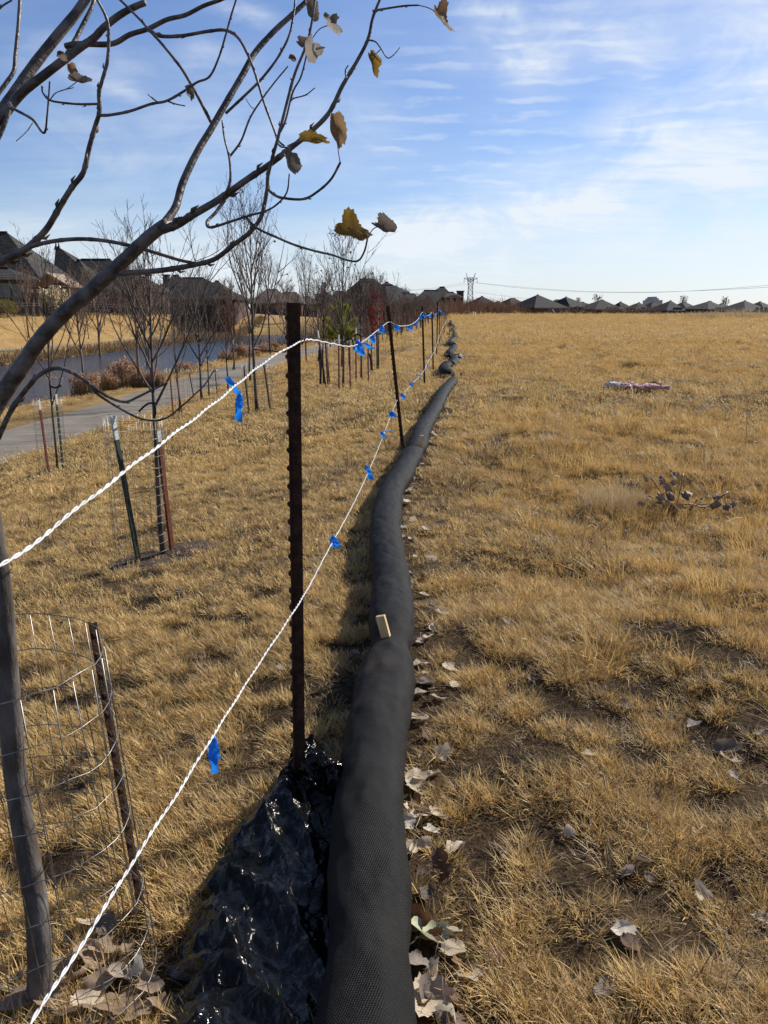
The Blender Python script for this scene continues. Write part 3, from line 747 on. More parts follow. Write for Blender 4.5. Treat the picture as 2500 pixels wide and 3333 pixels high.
def plastic():
    e = empty('black_plastic_sheet', G(900, 3000), 'crumpled shiny black plastic sheet at the foot of the nearest post', 'plastic sheet')
    L = [(500, 3640), (545, 3333), (590, 3150), (640, 2990), (700, 2860), (770, 2740), (850, 2650), (900, 2600), (945, 2540)]
    Rr = [(1120, 3640), (1120, 3333), (1110, 3150), (1110, 2990), (1108, 2860), (1105, 2740), (1095, 2650), (1080, 2590), (1060, 2510)]
    Lw = spline([tuple(G(*p)) for p in L], 14); Rw = spline([tuple(G(*p)) for p in Rr], 14); n = len(Lw); k = 70
    X = np.zeros((n, k)); Y = np.zeros((n, k)); Zv = np.zeros((n, k))
    for i in range(n):
        for j in range(k):
            t = j / (k - 1); p = Lw[i] * (1 - t) + Rw[i] * t
            edge = .06 * mnoise.noise(Vector((i * .22, 3, 0))) + .03 * mnoise.noise(Vector((i * .7, 9, 0)))
            X[i, j] = p[0] + edge * (1 - t); Y[i, j] = p[1] + .02 * mnoise.noise(Vector((i * .3, j * .1, 5)))
            q = Vector((X[i, j], Y[i, j], 0))
            r1 = 1 - abs(mnoise.noise(Vector(((q.x + q.y * .6) * 6, (q.y - q.x * .6) * 2.4, 2)))) * 2
            r2 = 1 - abs(mnoise.noise(Vector(((q.x + q.y * .5) * 26, (q.y - q.x * .5) * 9, 7)))) * 2
            r3 = 1 - abs(mnoise.noise(q * 26)) * 2
            ed = min(1, j / 6.0, (k - 1 - j) / 4 + .3)
            Zv[i, j] = hz(X[i, j], Y[i, j]) + .022 + ed * (.034 * max(0, r1) ** 2 + .013 * max(0, r2) ** 3 + .0015 * r3) + .03 * ed * math.sin(t * 3.0) + .05 * math.exp(-((t - .22) / .14) ** 2) * max(0, .6 + mnoise.noise(Vector((i * .12, 1, 8))))
            if i > n - 18: Zv[i, j] += (i - n + 18) / 18 * .07 * math.sin(t * math.pi)
    o = grid_mesh('crumpled_sheet', X - e.location.x, Y - e.location.y, Zv - e.location.z, MT['plastic']); o.parent = e
    m = MB(); c = posts[0][0] + Vector((.075, -.04, .06)) - e.location
    m.ico(c, .085, 5, (.75, .8, 1.15), .55, 2.2, 4); m.build('bunched_corner', MT['plastic'], e, True)
plastic()
m = MB(); g = G(1476, 1166, .05); m.ico((0, 0, 0), .28, 4, (1.0, .8, .45), .6, 2.0, 8); m.ico((.35, .05, -.04), .14, 3, (1.2, .8, .4), .6, 2.0, 9)
tag(m.build('torn_plastic', MT['strap'], None, True, g), 'torn black plastic heap lying across the distant sock', 'plastic scrap')
m = MB(); g = G(1520, 1164, .02)
for k in range(5): m.ico((k * .22 - .4, .1 * math.sin(k * 2), 0), .09, 3, (1.5, .8, .6), .6, 2.5, k)
tag(m.build('torn_plastic', MT['strap'], None, True, g), 'thin dark plastic strip in the grass right of the distant sock', 'plastic scrap')
# ---------------------------------------------------------------- leaves
def leaf_mesh(name, seed, size, lobes=5, curl=.8, stem=True, mt=None, fold=.4, depth=.22):
    """one dry leaf: toothed, lobed blade curled along its midrib, with veins raised and a stalk"""
    rg = random.Random(seed); NR, NA = 5, 44; vs = [(0, 0, 0)]; fs = []
    ph = rg.uniform(0, 6)
    for r in range(1, NR + 1):
        for k in range(NA):
            a = 2 * math.pi * k / NA
            tip = abs(math.sin(a / 2)) ** .6                         # notch at the stalk (a = 0)
            o = (.55 + .45 * tip) * (1 + depth * math.cos(lobes * (a - math.pi))) * (1 + .05 * math.sin(19 * a + ph)) * (1 + .08 * rg.uniform(-1, 1) * (r == NR))
            q = r / NR * o * size * .5; x, y = -q * math.cos(a), q * math.sin(a)
            vein = .012 * size * abs(math.sin(lobes * a / 2 + .3)) * r / NR
            z = vein + size * .10 * mnoise.noise(Vector((x / size * 3 + seed, y / size * 3, 1)))
            vs.append((x, y, z))
    def bend(p):
        x, y, z = p; c = curl / size; k = 2.2 * c
        th = y * k; rr = 1 / k
        y2, z2 = (rr - z) * math.sin(th), rr - (rr - z) * math.cos(th)
        z2 += fold * (x / size) ** 2 * size
        tw = .5 * math.sin(seed) * x / size
        return (x, y2 * math.cos(tw) - z2 * math.sin(tw), y2 * math.sin(tw) + z2 * math.cos(tw))
    vs = [bend(p) for p in vs]
    for k in range(NA): fs.append((0, 1 + k, 1 + (k + 1) % NA))
    for r in range(NR - 1):
        for k in range(NA):
            a, b = 1 + r * NA + k, 1 + r * NA + (k + 1) % NA; fs.append((a, a + NA, b + NA, b))
    m = MB(); m.add(vs, fs)
    if stem:
        p0 = Vector(bend((-size * .28, 0, 0))); m.tube([p0, p0 + Vector((-size * .35, size * .05, size * .06)), p0 + Vector((-size * .7, size * .16, size * .02))], [size * .014, size * .012, size * .016], 4)
    return m
LEAFM = {}
def leaf_data(kind, seed, size, mtname, **kw):
    key = (kind, seed, mtname)
    if key not in LEAFM:
        o = leaf_mesh('leaf', seed, 1.0, **kw).build('leaf', MT[mtname], None, True); LEAFM[key] = o.data; bpy.data.objects.remove(o)
    return LEAFM[key]
LV = [dict(lobes=5, curl=.5, depth=.20, fold=.2), dict(lobes=3, curl=1.0, depth=.14, fold=.5), dict(lobes=5, curl=.9, depth=.16, fold=-.3),
      dict(lobes=1, curl=1.2, depth=.05, fold=.3), dict(lobes=3, curl=.6, depth=.25, fold=.6), dict(lobes=1, curl=.8, depth=.1, fold=.15)]
def lay_leaf(x, y, size, v, mt, label, group, rg, flat=.35, lift=.006, cat='leaf'):
    o = bpy.data.objects.new('fallen_leaf', leaf_data('g', v, size, mt, **LV[v % 6])); COL.objects.link(o)
    o.location = (x, y, hz(x, y) + lift + .02 * size); s = size
    o.scale = (s, s * rg.uniform(.75, 1.05), s * .7)
    o.rotation_euler = (rg.gauss(0, flat), rg.gauss(0, flat), rg.uniform(0, 6.28)); return tag(o, label, cat, group)

# ---------------------------------------------------------------- the young tree in the foreground
def limb_mesh(items, flat=False):
    m = MB(); rg = random.Random(len(items) * 7 + 3)
    for pix, d0, d1, w0, w1 in items:
        n = len(pix); pts = []
        for i, (a, b) in enumerate(pix):
            t = i / (n - 1); dp = d0 + (d1 - d0) * t; w = (w0 + (w1 - w0) * t ** .85) / FPX * dp / 2 * (.76 if w0 > 14 else .85)
            p = P(a, b, dp); pts.append((p.x, p.y, p.z, w))
        s = spline(pts, 7)
        rad = []
        for i, q in enumerate(s):
            k = 1 + .07 * mnoise.noise(Vector((i * .45, len(pix), w0))) + (.14 if i % 9 == 4 and w1 < 14 else 0)
            rad.append(max(.0007, q[3] * k))
        m.tube([q[:3] for q in s], rad, 9)
        # buds along the thin wood
        if w1 < 13:
            for i in range(5, len(s) - 2, 9):
                p, q = Vector(s[i][:3]), Vector(s[i + 1][:3]); d = (q - p).normalized(); sd = d.cross(Vector((rg.uniform(-1, 1), rg.uniform(-1, 1), rg.uniform(-1, 1)))).normalized()
                r = rad[i]; m.tube([p, p + sd * r * 1.6 + d * r * 1.2, p + sd * r * 1.7 + d * r * 3.2], [r * .75, r * .55, r * .12], 5)
    return m
TB = Vector((-.815, 1.66, 0)); TB.z = hz(TB.x, TB.y)
tree = empty('young_tree', TB, 'young bare tree with a few curled leaves inside the near wire cage', 'tree')
def tree_part(name, items, mt='limb'): return shift(limb_mesh(items), TB).build(name, MT[mt], tree, True)
m = MB(); tp = [(*(TB + Vector((.0, 0, -.08))), .044), (*(TB + Vector((.012, 0, .04))), .038), (*(TB + Vector((.02, .01, .25))), .0345), (*P(55, 2560, 1.93), .033), (*P(28, 2250, 1.86), .032), (*P(-2, 1900, 1.77), .031), (*P(-50, 1600, 1.70), .030), (*P(-90, 1300, 1.66), .028),
      (*P(-110, 1000, 1.66), .026), (*P(-100, 750, 1.68), .025), (*P(-75, 560, 1.70), .024), (*P(-35, 420, 1.71), .021)]
s = spline(tp, 8); m.tube([q[:3] for q in s], [.76 * q[3] * (1 + .05 * mnoise.noise(Vector((i * .5, 1, 1)))) for i, q in enumerate(s)], 16)
shift(m, TB).build('trunk', MT['bark'], tree, True)
D1 = 1.71
tree_part('limb', [([(-45, 440), (0, 372), (60, 285), (120, 200), (190, 112), (250, 40), (300, -35)], D1, 1.8, 54, 40), ([(215, 185), (240, 140), (265, 90), (300, 20), (312, -30)], 1.76, 1.8, 24, 16)])
tree_part('limb', [([(-45, 455), (20, 365), (75, 300), (150, 240), (215, 190), (265, 152), (305, 125), (340, 88), (395, 46), (440, 22), (474, 8)], D1, 1.66, 44, 26),
                   ([(215, 150), (255, 143), (362, 143), (422, 113), (482, 94), (543, 64), (603, 49), (663, 19), (716, 0), (770, -25)], 1.70, 1.6, 26, 15),
                   ([(482, 96), (520, 117), (588, 117), (678, 102), (735, 99), (776, 124), (810, 185), (836, 256), (859, 332), (889, 414), (905, 455), (925, 475)], 1.64, 1.52, 17, 8)])
tree_part('limb', [([(-90, 905), (-30, 868), (20, 845), (55, 828), (98, 799), (151, 746), (196, 671), (234, 610), (271, 561), (290, 482), (309, 414), (324, 362), (322, 301), (332, 264), (350, 196), (354, 113), (347, 60), (317, 0), (305, -25)], 1.66, 1.5, 36, 10),
                   ([(320, 376), (360, 374), (422, 362), (490, 339), (543, 328), (603, 294), (641, 268), (682, 249), (712, 188), (735, 113), (754, 45), (775, -20)], 1.56, 1.44, 12, 7),
                   ([(543, 328), (570, 338), (603, 345)], 1.52, 1.5, 7, 4), ([(512, 332), (494, 318), (482, 307)], 1.52, 1.5, 6, 4),
                   ([(322, 338), (264, 339), (211, 335), (162, 326), (140, 302), (136, 280)], 1.57, 1.52, 10, 6), ([(162, 326), (186, 300), (240, 285)], 1.53, 1.5, 5, 3)])
tree_part('limb', [([(55, 828), (90, 808), (127, 795), (190, 783), (262, 778), (338, 783), (422, 799), (477, 814), (549, 836), (590, 848), (640, 858)], 1.62, 1.52, 21, 13)])
tree_part('limb', [([(-80, 1440), (-10, 1315), (40, 1238), (90, 1165), (127, 1110), (211, 1018), (295, 947), (367, 882), (422, 831), (477, 778), (523, 742), (543, 728)], 1.66, 1.52, 80, 52),
                   ([(523, 742), (548, 710), (573, 671), (595, 595), (641, 497), (686, 422), (738, 332), (791, 241), (829, 173), (889, 105), (950, 49), (1002, 0), (1035, -30)], 1.52, 1.66, 38, 20),
                   ([(735, 369), (799, 309), (852, 256), (904, 188), (942, 113), (958, 30), (962, -20)], 1.58, 1.6, 11, 8),
                   ([(686, 396), (660, 345), (633, 294), (588, 219), (527, 143), (482, 94), (460, 68), (392, 0), (365, -25)], 1.57, 1.66, 15, 9)])
tree_part('limb', [([(530, 748), (580, 730), (625, 701), (716, 648), (799, 588), (867, 543), (927, 497), (1002, 437), (1070, 369), (1115, 279), (1160, 203), (1198, 128), (1213, 60), (1236, 0), (1246, -25)], 1.52, 1.42, 38, 9),
                   ([(716, 648), (738, 622), (750, 580), (746, 512), (731, 452), (723, 392)], 1.49, 1.46, 13, 6), ([(746, 512), (784, 460), (814, 384), (852, 324), (897, 264), (938, 215)], 1.48, 1.44, 9, 5),
                   ([(731, 652), (701, 693), (674, 722), (686, 740), (754, 720), (814, 701), (867, 686), (904, 663), (934, 625), (942, 565)], 1.49, 1.40, 16, 6),
                   ([(800, 706), (836, 742), (895, 770), (959, 797), (1022, 816), (1085, 831), (1127, 846), (1165, 849), (1186, 818), (1196, 778)], 1.44, 1.34, 10, 7),
                   ([(1198, 130), (1222, 136), (1240, 158), (1260, 188), (1280, 180), (1302, 154)], 1.43, 1.42, 7, 3), ([(1213, 36), (1250, 29), (1318, 19), (1363, 17)], 1.42, 1.4, 9, 6),
                   ([(1128, 256), (1124, 230), (1134, 212)], 1.43, 1.42, 7, 4)])
tree_part('limb', [([(390, 890), (430, 887), (464, 886), (549, 877), (633, 862), (700, 843), (760, 797), (811, 759), (848, 710), (862, 660), (870, 610), (872, 575), (885, 520), (904, 452), (923, 377), (957, 249), (987, 173), (1002, 135), (1017, 60), (1027, -20)], 1.56, 1.38, 27, 9),
                   ([(872, 615), (890, 632), (919, 644), (987, 648), (1032, 625), (1077, 584), (1109, 527)], 1.45, 1.38, 11, 9),
                   ([(945, 330), (957, 320), (995, 309), (1025, 286)], 1.41, 1.4, 6, 4), ([(912, 430), (930, 390), (953, 301), (980, 249), (1000, 170)], 1.42, 1.4, 9, 6), ([(904, 465), (915, 478), (940, 480)], 1.43, 1.4, 8, 5),
                   ([(800, 320), (815, 345), (832, 358)], 1.5, 1.48, 3, 2)])
tree_part('limb', [([(-85, 1590), (-40, 1490), (0, 1412), (42, 1327), (89, 1264), (127, 1222), (177, 1199), (228, 1209), (270, 1234), (321, 1272), (367, 1298), (409, 1308), (447, 1293), (498, 1268), (546, 1246)], 1.68, 1.48, 28, 8),
                   ([(287, 1246), (321, 1285), (380, 1323), (443, 1357), (498, 1369), (544, 1359), (586, 1327), (624, 1293), (667, 1251), (698, 1203)], 1.56, 1.45, 11, 5)])
tree_part('limb', [([(-25, 330), (20, 270), (45, 230), (50, 180), (60, 80), (66, -20)], 1.74, 1.78, 20, 15), ([(-20, 480), (5, 430), (22, 385), (30, 360)], 1.7, 1.7, 18, 18),
                   ([(30, 335), (45, 354), (105, 388), (143, 433), (154, 369), (162, 264)], 1.66, 1.55, 13, 6), ([(108, 398), (85, 430), (52, 460)], 1.6, 1.58, 4, 3), ([(-20, 45), (10, 18), (40, 0)], 1.7, 1.7, 10, 6)])
def tree_leaf(px, py, size_px, mtn, v, rx, ry, rz, dep=1.42, asp=.85, stalk=None, lab=None):
    p = P(px, py, dep) - TB; s = size_px / FPX * dep
    o = bpy.data.objects.new('leaf', leaf_data('t', v, 1, mtn, stem=False, **LV[v % 6])); COL.objects.link(o); o.parent = tree
    o.location = p; o.scale = (s, s * asp, s); o.rotation_euler = (rx, ry, rz)
    if stalk:
        m = MB(); q = [P(a, b, dep) - TB for a, b in stalk] + [p]; m.tube(spline([tuple(k) for k in q], 5), .0009, 5)
        st = m.build('stalk', MT['oldstake'], None, True); st.parent = o; st.matrix_parent_inverse = Matrix.LocRotScale(o.location, o.rotation_euler.to_quaternion(), o.scale).inverted()
    if lab: o['label'] = lab
h = R(90)
tree_leaf(1077, 80, 92, 'greyleaf', 0, 1.3, .2, .9, 1.46, .8, [(1010, 135), (1040, 95)])
tree_leaf(1010, 28, 78, 'greyleaf', 1, 1.2, 1.2, .2, 1.42, .8)
tree_leaf(1012, 160, 95, 'leafgrey', 4, 1.0, .7, 2.0, 1.38, .9)
tree_leaf(985, 140, 60, 'greyleaf', 2, 1.6, .4, .5, 1.42, .8)
tree_leaf(1213, 196, 86, 'yellowleaf', 2, 1.4, 1.2, .3, 1.42, .55, [(1240, 160), (1225, 175)])
tree_leaf(1430, 50, 108, 'tanleaf', 4, 1.2, 1.0, .6, 1.40, .75, [(1363, 17), (1400, 28)], 'brown leaf with a yellow patch at the tip of the top twig')
tree_leaf(948, 190, 34, 'brownleaf', 5, 1.3, .4, .5, 1.44, .8)
tree_leaf(1094, 408, 130, 'tanleaf', 5, 1.5, 1.45, .25, 1.38, .5, [(1107, 527), (1100, 480)])
tree_leaf(1008, 459, 120, 'yellowleaf', 5, 1.0, .1, .2, 1.40, .45, [(935, 475), (965, 462)])
tree_leaf(942, 525, 84, 'greyleaf', 3, 1.3, 1.1, .5, 1.38, .9, [(940, 478), (945, 500)])
tree_leaf(611, 296, 58, 'greyleaf', 5, 1.4, 1.2, .8, 1.5, .7)
tree_leaf(1133, 740, 118, 'yellowleaf', 4, 1.3, .6, .25, 1.36, .9, [(1194, 780), (1175, 760)], 'lobed yellow leaf with brown blotches on the lowest twig')
tree_leaf(1250, 732, 100, 'greyleaf', 1, 1.1, .4, -.5, 1.34, .7, [(1196, 778), (1215, 745)], 'folded dark leaf with a pale edge beside the yellow one')
tree_leaf(252, 265, 84, 'greyleaf', 1, .7, .1, .2, 1.52, .55, [(186, 300), (220, 288)])
tree_leaf(233, 222, 52, 'tanleaf', 3, 1.3, 1.2, .1, 1.6, .8)
tree_leaf(197, 185, 50, 'brownleaf', 5, 1.2, .3, .9, 1.62, .8)

# ---------------------------------------------------------------- wire cages
def cage_mesh(r, h, nv, nr, w, seed=0, flare=0.0):
    m = MB(); rg = random.Random(seed)
    lean = rg.uniform(-.02, .02) if flare == 0 else 0
    f = lambda z, a: (r * (1 + .05 * math.sin(a * 2 + seed)) * math.cos(a) + lean * z + flare * (h - z), r * (1 - .04 * math.sin(a * 2 + seed)) * math.sin(a), z)
    for k in range(nv):
        a = 2 * math.pi * k / nv; j = rg.uniform(-.03, .03)
        m.tube([f(z, a + j * math.sin(z * 5)) for z in np.linspace(-.03, h, 7)], w, 4)
    for k in range(nr):
        z = h * k / (nr - 1); N = 40; ph = rg.uniform(0, 6)
        pts = [f(z + .008 * math.sin(2 * math.pi * i / N + ph) + .004 * rg.uniform(-1, 1), 2 * math.pi * i / N) for i in range(N)]
        m.tube(pts + [pts[0]], w, 4, False)
    return m
CC = Vector((-.865, 1.675, 0)); CC.z = hz(CC.x + .15, CC.y)
tag(cage_mesh(.262, .78 - CC.z, 28, 10, .0012, 3, .085).build('wire_cage', MT['galv'], None, True, CC), 'near cylindrical cage of welded wire around the foreground trunk', 'wire cage')

# stakes beside saplings: T posts with painted tips
def tree_stake(base, top, mtn, label, white=0.0, group='steel stakes holding the saplings', Y=None, nubs=False):
    a = G(*base) if Y is None else W(*base, Y); t = W(*top, a.y); h = (t - a).length
    e = empty('steel_stake', label=label, cat='stake', group=group); e.matrix_world = frame_between(a, t, 2.6)
    hb = h - white
    tpost(hb, nubs=nubs, below=.10).build('shaft', MT[mtn], e)
    if white: tpost(white, nubs=False, below=0).build('painted_tip', MT['whitetip'], e, False, (0, 0, hb))
    return e
a = W(472, 3150, 1.95); a.z = hz(a.x, a.y); t = W(296, 2026, 1.93)
e = empty('steel_stake', label='thin rusty stake standing inside the near wire cage', cat='stake'); e.matrix_world = frame_between(a, t, 2.4)
mb = tpost((t - a).length, True, below=.08); mb.v = [(x * .62, y * .62, z) for x, y, z in mb.v]; mb.build('shaft', MT['rust'], e)

# ---------------------------------------------------------------- saplings
def gen_tree(seed, h, r0, fork, nb, spread, leaves=0, sub=4, twig=3, leafmt='dryleaf', lsize=.05, minr=.0026):
    """bare sapling: returns (trunk mesh, crown mesh, leaves mesh or None) with its base at the origin"""
    rg = random.Random(seed); tk, cr, lf = MB(), MB(), MB(); tips = []
    wob = lambda z, s: .02 * h * (mnoise.noise(Vector((z / h * 2.2, seed * 1.7, s))))
    lead = [Vector((wob(z, 0), wob(z, 5), z)) for z in np.linspace(0, h, 12)]
    lead[0] = Vector((0, 0, -.05))
    def at(z):
        i = min(10, max(0, int(z / h * 11))); f = z / h * 11 - i; return lead[i].lerp(lead[i + 1], f)
    rad = lambda z: r0 * max(.12, max(0.0, 1 - z / h) ** .75)
    kf = max(2, int(fork / h * 11) + 1)
    tk.tube(lead[:kf + 1], [rad(p.z) * (1.25 if i == 0 else 1) for i, p in enumerate(lead[:kf + 1])], 8)
    cr.tube(lead[kf:], [rad(p.z) for p in lead[kf:]], 6)
    def shoot(p, d, L, r, lev):
        n = 6 if lev < 2 else 4; q = p.copy(); pts = [q.copy()]; d = d.normalized(); kink = Vector((0, 0, .16 if lev < 2 else .08))
        for i in range(n):
            d = (d + kink + Vector((rg.gauss(0, .09), rg.gauss(0, .09), rg.gauss(0, .06)))).normalized(); q = q + d * L / n; pts.append(q.copy())
        cr.tube(pts, [max(minr, 1.3 * r * (1 - .82 * i / n)) for i in range(n + 1)], 5 if lev == 0 else 4 if lev == 1 else 3, False)
        if lev < 2:
            cnt = sub if lev == 0 else twig
            for j in range(cnt):
                t = rg.uniform(.25, .95); i = min(n - 1, int(t * n)); b = pts[i].lerp(pts[i + 1], t * n - i)
                ax = (pts[i + 1] - pts[i]).normalized(); rnd = Vector((rg.gauss(0, 1), rg.gauss(0, 1), rg.gauss(.2, .7)))
                dd = (ax * .95 + rnd.normalized() * .85)
                shoot(b, dd, L * rg.uniform(.3, .55) * (1.1 - .4 * t), r * .55 * (1 - .4 * t), lev + 1)
        tips.append(pts[-1]); tips.append(pts[n // 2])
    for i in range(nb):
        z = fork + (h * .9 - fork) * ((i + rg.uniform(0, .8)) / nb); az = i * 2.4 + rg.uniform(-.6, .6)
        el = spread * rg.uniform(.7, 1.25); d = Vector((math.cos(az) * math.sin(el), math.sin(az) * math.sin(el), math.cos(el)))
        L = (h - z) * rg.uniform(.5, .8) + .12 * h
        shoot(at(z), d, L, rad(z) * .62, 0)
    for k in range(leaves):
        p = rg.choice(tips); s = lsize * rg.uniform(.6, 1.2); o = Vector((rg.gauss(0, .02), rg.gauss(0, .02), -s * .5)); rot = Matrix.Rotation(rg.uniform(0, 6), 3, 'Z') @ Matrix.Rotation(rg.uniform(.3, 2.4), 3, 'X')
        vs = [p + o + rot @ Vector(v) * s for v in ((-.5, 0, .05), (-.2, -.45, 0), (.25, -.35, .12), (.5, 0, .03), (.25, .38, .12), (-.2, .42, 0), (0, 0, -.06))]
        lf.add(vs, [(0, 1, 6), (1, 2, 6), (2, 3, 6), (3, 4, 6), (4, 5, 6), (5, 0, 6)])
    return tk, cr, (lf if leaves else None), leafmt
def plant(base, meshes, name, label, group=None, mt='sapling', rz=0.0, scale=1.0, cat='tree'):
    tk, cr, lf, lm = meshes; e = empty(name, base, label, cat, group)
    tk.build('trunk', MT[mt], e, True); cr.build('crown', MT[mt], e, True)
    if lf: lf.build('foliage', MT[lm], e)
    e.rotation_euler.z = rz; e.scale = (scale,) * 3; return e
def top_h(base, py): return W(1250, py, base.y).z - base.z
def mulch(p, r, label):
    m = MB(); rg = random.Random(int(p.y * 100)); N = 22; vs = [(0, 0, .035)]; fs = []
    for q in (1, 2, 3):
        for k in range(N):
            a = 2 * math.pi * k / N; rr = r * q / 3 * (1 + .25 * mnoise.noise(Vector((math.cos(a) * 1.5 + p.y, math.sin(a) * 1.5, q * .3)))); x, y = 1.25 * rr * math.cos(a), rr * math.sin(a)
            vs.append((x, y, hz(p.x + x, p.y + y) - p.z + (.028, .02, -.02)[q - 1] + rg.uniform(0, .018)))
    for k in range(N): fs.append((0, 1 + k, 1 + (k + 1) % N))
    for q in (0, 1):
        for k in range(N): a, b = 1 + q * N + k, 1 + q * N + (k + 1) % N; fs.append((a, a + N, b + N, b))
    m.add(vs, fs); o = m.build('mulch_bed', MT['soil'], None, False, p); o['kind'] = 'stuff'; return tag(o, label)
SAP = []
# (base px, top py, trunk r, fork share, branches, spread, leaves, label, seed)
T1 = G(535, 1815); h1 = top_h(T1, 790)
plant(T1, gen_tree(5, h1, .021, h1 * .48, 15, .58, 0, 5, 4, 'dryleaf', .05, .0013), 'sapling', 'bare sapling with many upright stems in the tall wire cage', 'saplings along the footpath')
T2 = G(187, 1537); plant(T2, gen_tree(8, top_h(T2, 830), .022, .75 * 1.4, 12, .55, 10, 4, 3, 'plume', .03), 'sapling', 'thin sapling at the left edge beside the footpath', 'saplings along the footpath')
T3 = G(583, 1356); plant(T3, gen_tree(9, top_h(T3, 900), .022, 1.0, 9, .55, 0, 4, 3), 'sapling', 'slim sapling between two red stakes at the path edge', 'saplings along the footpath')
T4 = G(657, 1304); plant(T4, gen_tree(12, top_h(T4, 880), .042, .95, 16, .72, 14, 6, 4), 'sapling', 'wide branching sapling in the dark mulch left of the near post', 'saplings along the footpath', rz=1)
T4b = G(681, 1294); plant(T4b, gen_tree(13, top_h(T4b, 890), .026, 1.2, 10, .5, 8, 5, 4), 'sapling', 'slender sapling close behind the wide branching one', 'saplings along the footpath')
T5 = G(743, 1272); plant(T5, gen_tree(16, top_h(T5, 1010), .035, 1.0, 8, .75, 6, 4, 3), 'sapling', 'low forked sapling standing before the long blue ribbon', 'saplings along the footpath')
T6 = G(838, 1345); plant(T6, gen_tree(21, top_h(T6, 650), .036, 1.35, 17, .48, 34, 6, 4, 'dryleaf', .055), 'sapling', 'tallest bare sapling with scattered dead leaves left of the post', 'saplings along the footpath')
T7 = G(816, 1243); plant(T7, gen_tree(22, top_h(T7, 800), .045, 1.7, 13, .55, 8, 5, 4), 'sapling', 'grey stemmed sapling just behind the tallest one', 'saplings along the footpath')
T8 = G(880, 1154); plant(T8, gen_tree(25, top_h(T8, 845), .075, 2.6, 16, .62, 10, 6, 4, 'dryleaf', .10), 'sapling', 'round crowned tree on the pond bank left of the near post', 'trees on the near pond bank')
T9 = G(998, 1181); plant(T9, gen_tree(27, top_h(T9, 825), .045, 2.0, 16, .42, 26, 5, 4, 'dryleaf', .08), 'sapling', 'straight tall sapling by the path right of the near post', 'saplings along the footpath')
for k, (b, ty, lab, sd) in enumerate([((1054, 1255), 900, 'sapling strapped between the first pair of dark stakes', 31), ((1117, 1266), 770, 'tall leaf speckled sapling rising in front of the pine', 32),
        ((1176, 1242), 900, 'sapling between the forked ribbon and the red tree', 33), ((1230, 1208), 905, 'sapling strapped to a brown stake left of the second post', 34)]):
    p = G(*b); plant(p, gen_tree(sd, top_h(p, ty), .030, 1.25, 15, .5, 46 if k == 1 else 22, 5, 4, 'dryleaf', .055), 'sapling', lab, 'saplings in the caged cluster')
for p, r, lab in ((T1, .42, 'ring of dark mulch round the sapling in the tall cage'), (T2, .5, 'dark mulch round the leftmost sapling'), (T4, .8, 'dark mulch round the wide branching sapling'), (T5, .7, 'dark mulch round the low forked sapling'),
        (T6, .6, 'dark mulch round the tallest sapling'), (G(1117, 1268), .5, 'dark mulch round the leaf speckled sapling'), (G(1052, 1256), .4, 'dark mulch round the strapped sapling'), (T9, .6, 'dark mulch at the straight tall sapling')): mulch(p, r, lab)
# stakes
tree_stake((452, 1842), (364, 1354), 'greenpost', 'dark green leaning stake with a white tip by the tall wire cage', .17)
tree_stake((560, 1802), (512, 1402), 'redpost', 'red brown stake behind the sapling in the tall wire cage', .08)
tree_stake((160, 1553), (125, 1302), 'redpost', 'red stake with white tip at the leftmost sapling', .15)
tree_stake((206, 1536), (181, 1283), 'greenpost', 'dark green stake with white tip at the leftmost sapling', .16)
tree_stake((565, 1361), (553, 1220), 'redpost', 'left one of two red stakes at the slim sapling')
tree_stake((594, 1358), (573, 1224), 'redpost', 'right one of two red stakes at the slim sapling')
tree_stake((811, 1348), (793, 1190), 'rust', 'thin dark stake left of the tallest sapling')
tree_stake((881, 1342), (859, 1186), 'rust', 'thin dark stake right of the tallest sapling')
tree_stake((707, 1290), (699, 1200), 'rust', 'thin dark stake right of the slender sapling'); tree_stake((632, 1302), (616, 1215), 'rust', 'thin dark stake left of the wide branching sapling')
CL = [((1061, 1264), (1034, 1076), 'rust', 'dark stake leaning left at the first strapped sapling', .2), ((1045, 1252), (1037, 1140), 'rust', 'short dark stake leftmost in the caged cluster', 0), ((1068, 1262), (1058, 1098), 'rust', 'dark stake right of the first strapped sapling', 0),
      ((1074, 1255), (1062, 1140), 'rust', 'leaning short dark stake by the first strapped sapling', 0), ((1104, 1276), (1102, 1090), 'redpost', 'red brown stake left of the leaf speckled sapling', .2), ((1141, 1272), (1137, 1112), 'redpost', 'red brown stake under the sag of the upper rope', 0),
      ((1159, 1245), (1158, 1068), 'redpost', 'red brown stake with pale tip behind the forked ribbon', .2), ((1199, 1244), (1198, 1098), 'redpost', 'red brown stake right of the forked ribbon', .15), ((1136, 1200), (1135, 1085), 'rust', 'grey stake farther back in the cluster', 0),
      ((1228, 1209), (1226, 1078), 'rust', 'dark stake with strap left of the second post', 0), ((1211, 1208), (1204, 1150), 'rust', 'bent short dark stake right of the forked ribbon', 0), ((1260, 1110), (1254, 1040), 'rust', 'dark stake just left of the second post top', 0)]
for b, t, mtn, lab, wh in CL: tree_stake(b, t, mtn, lab, wh, 'stakes in the caged cluster')
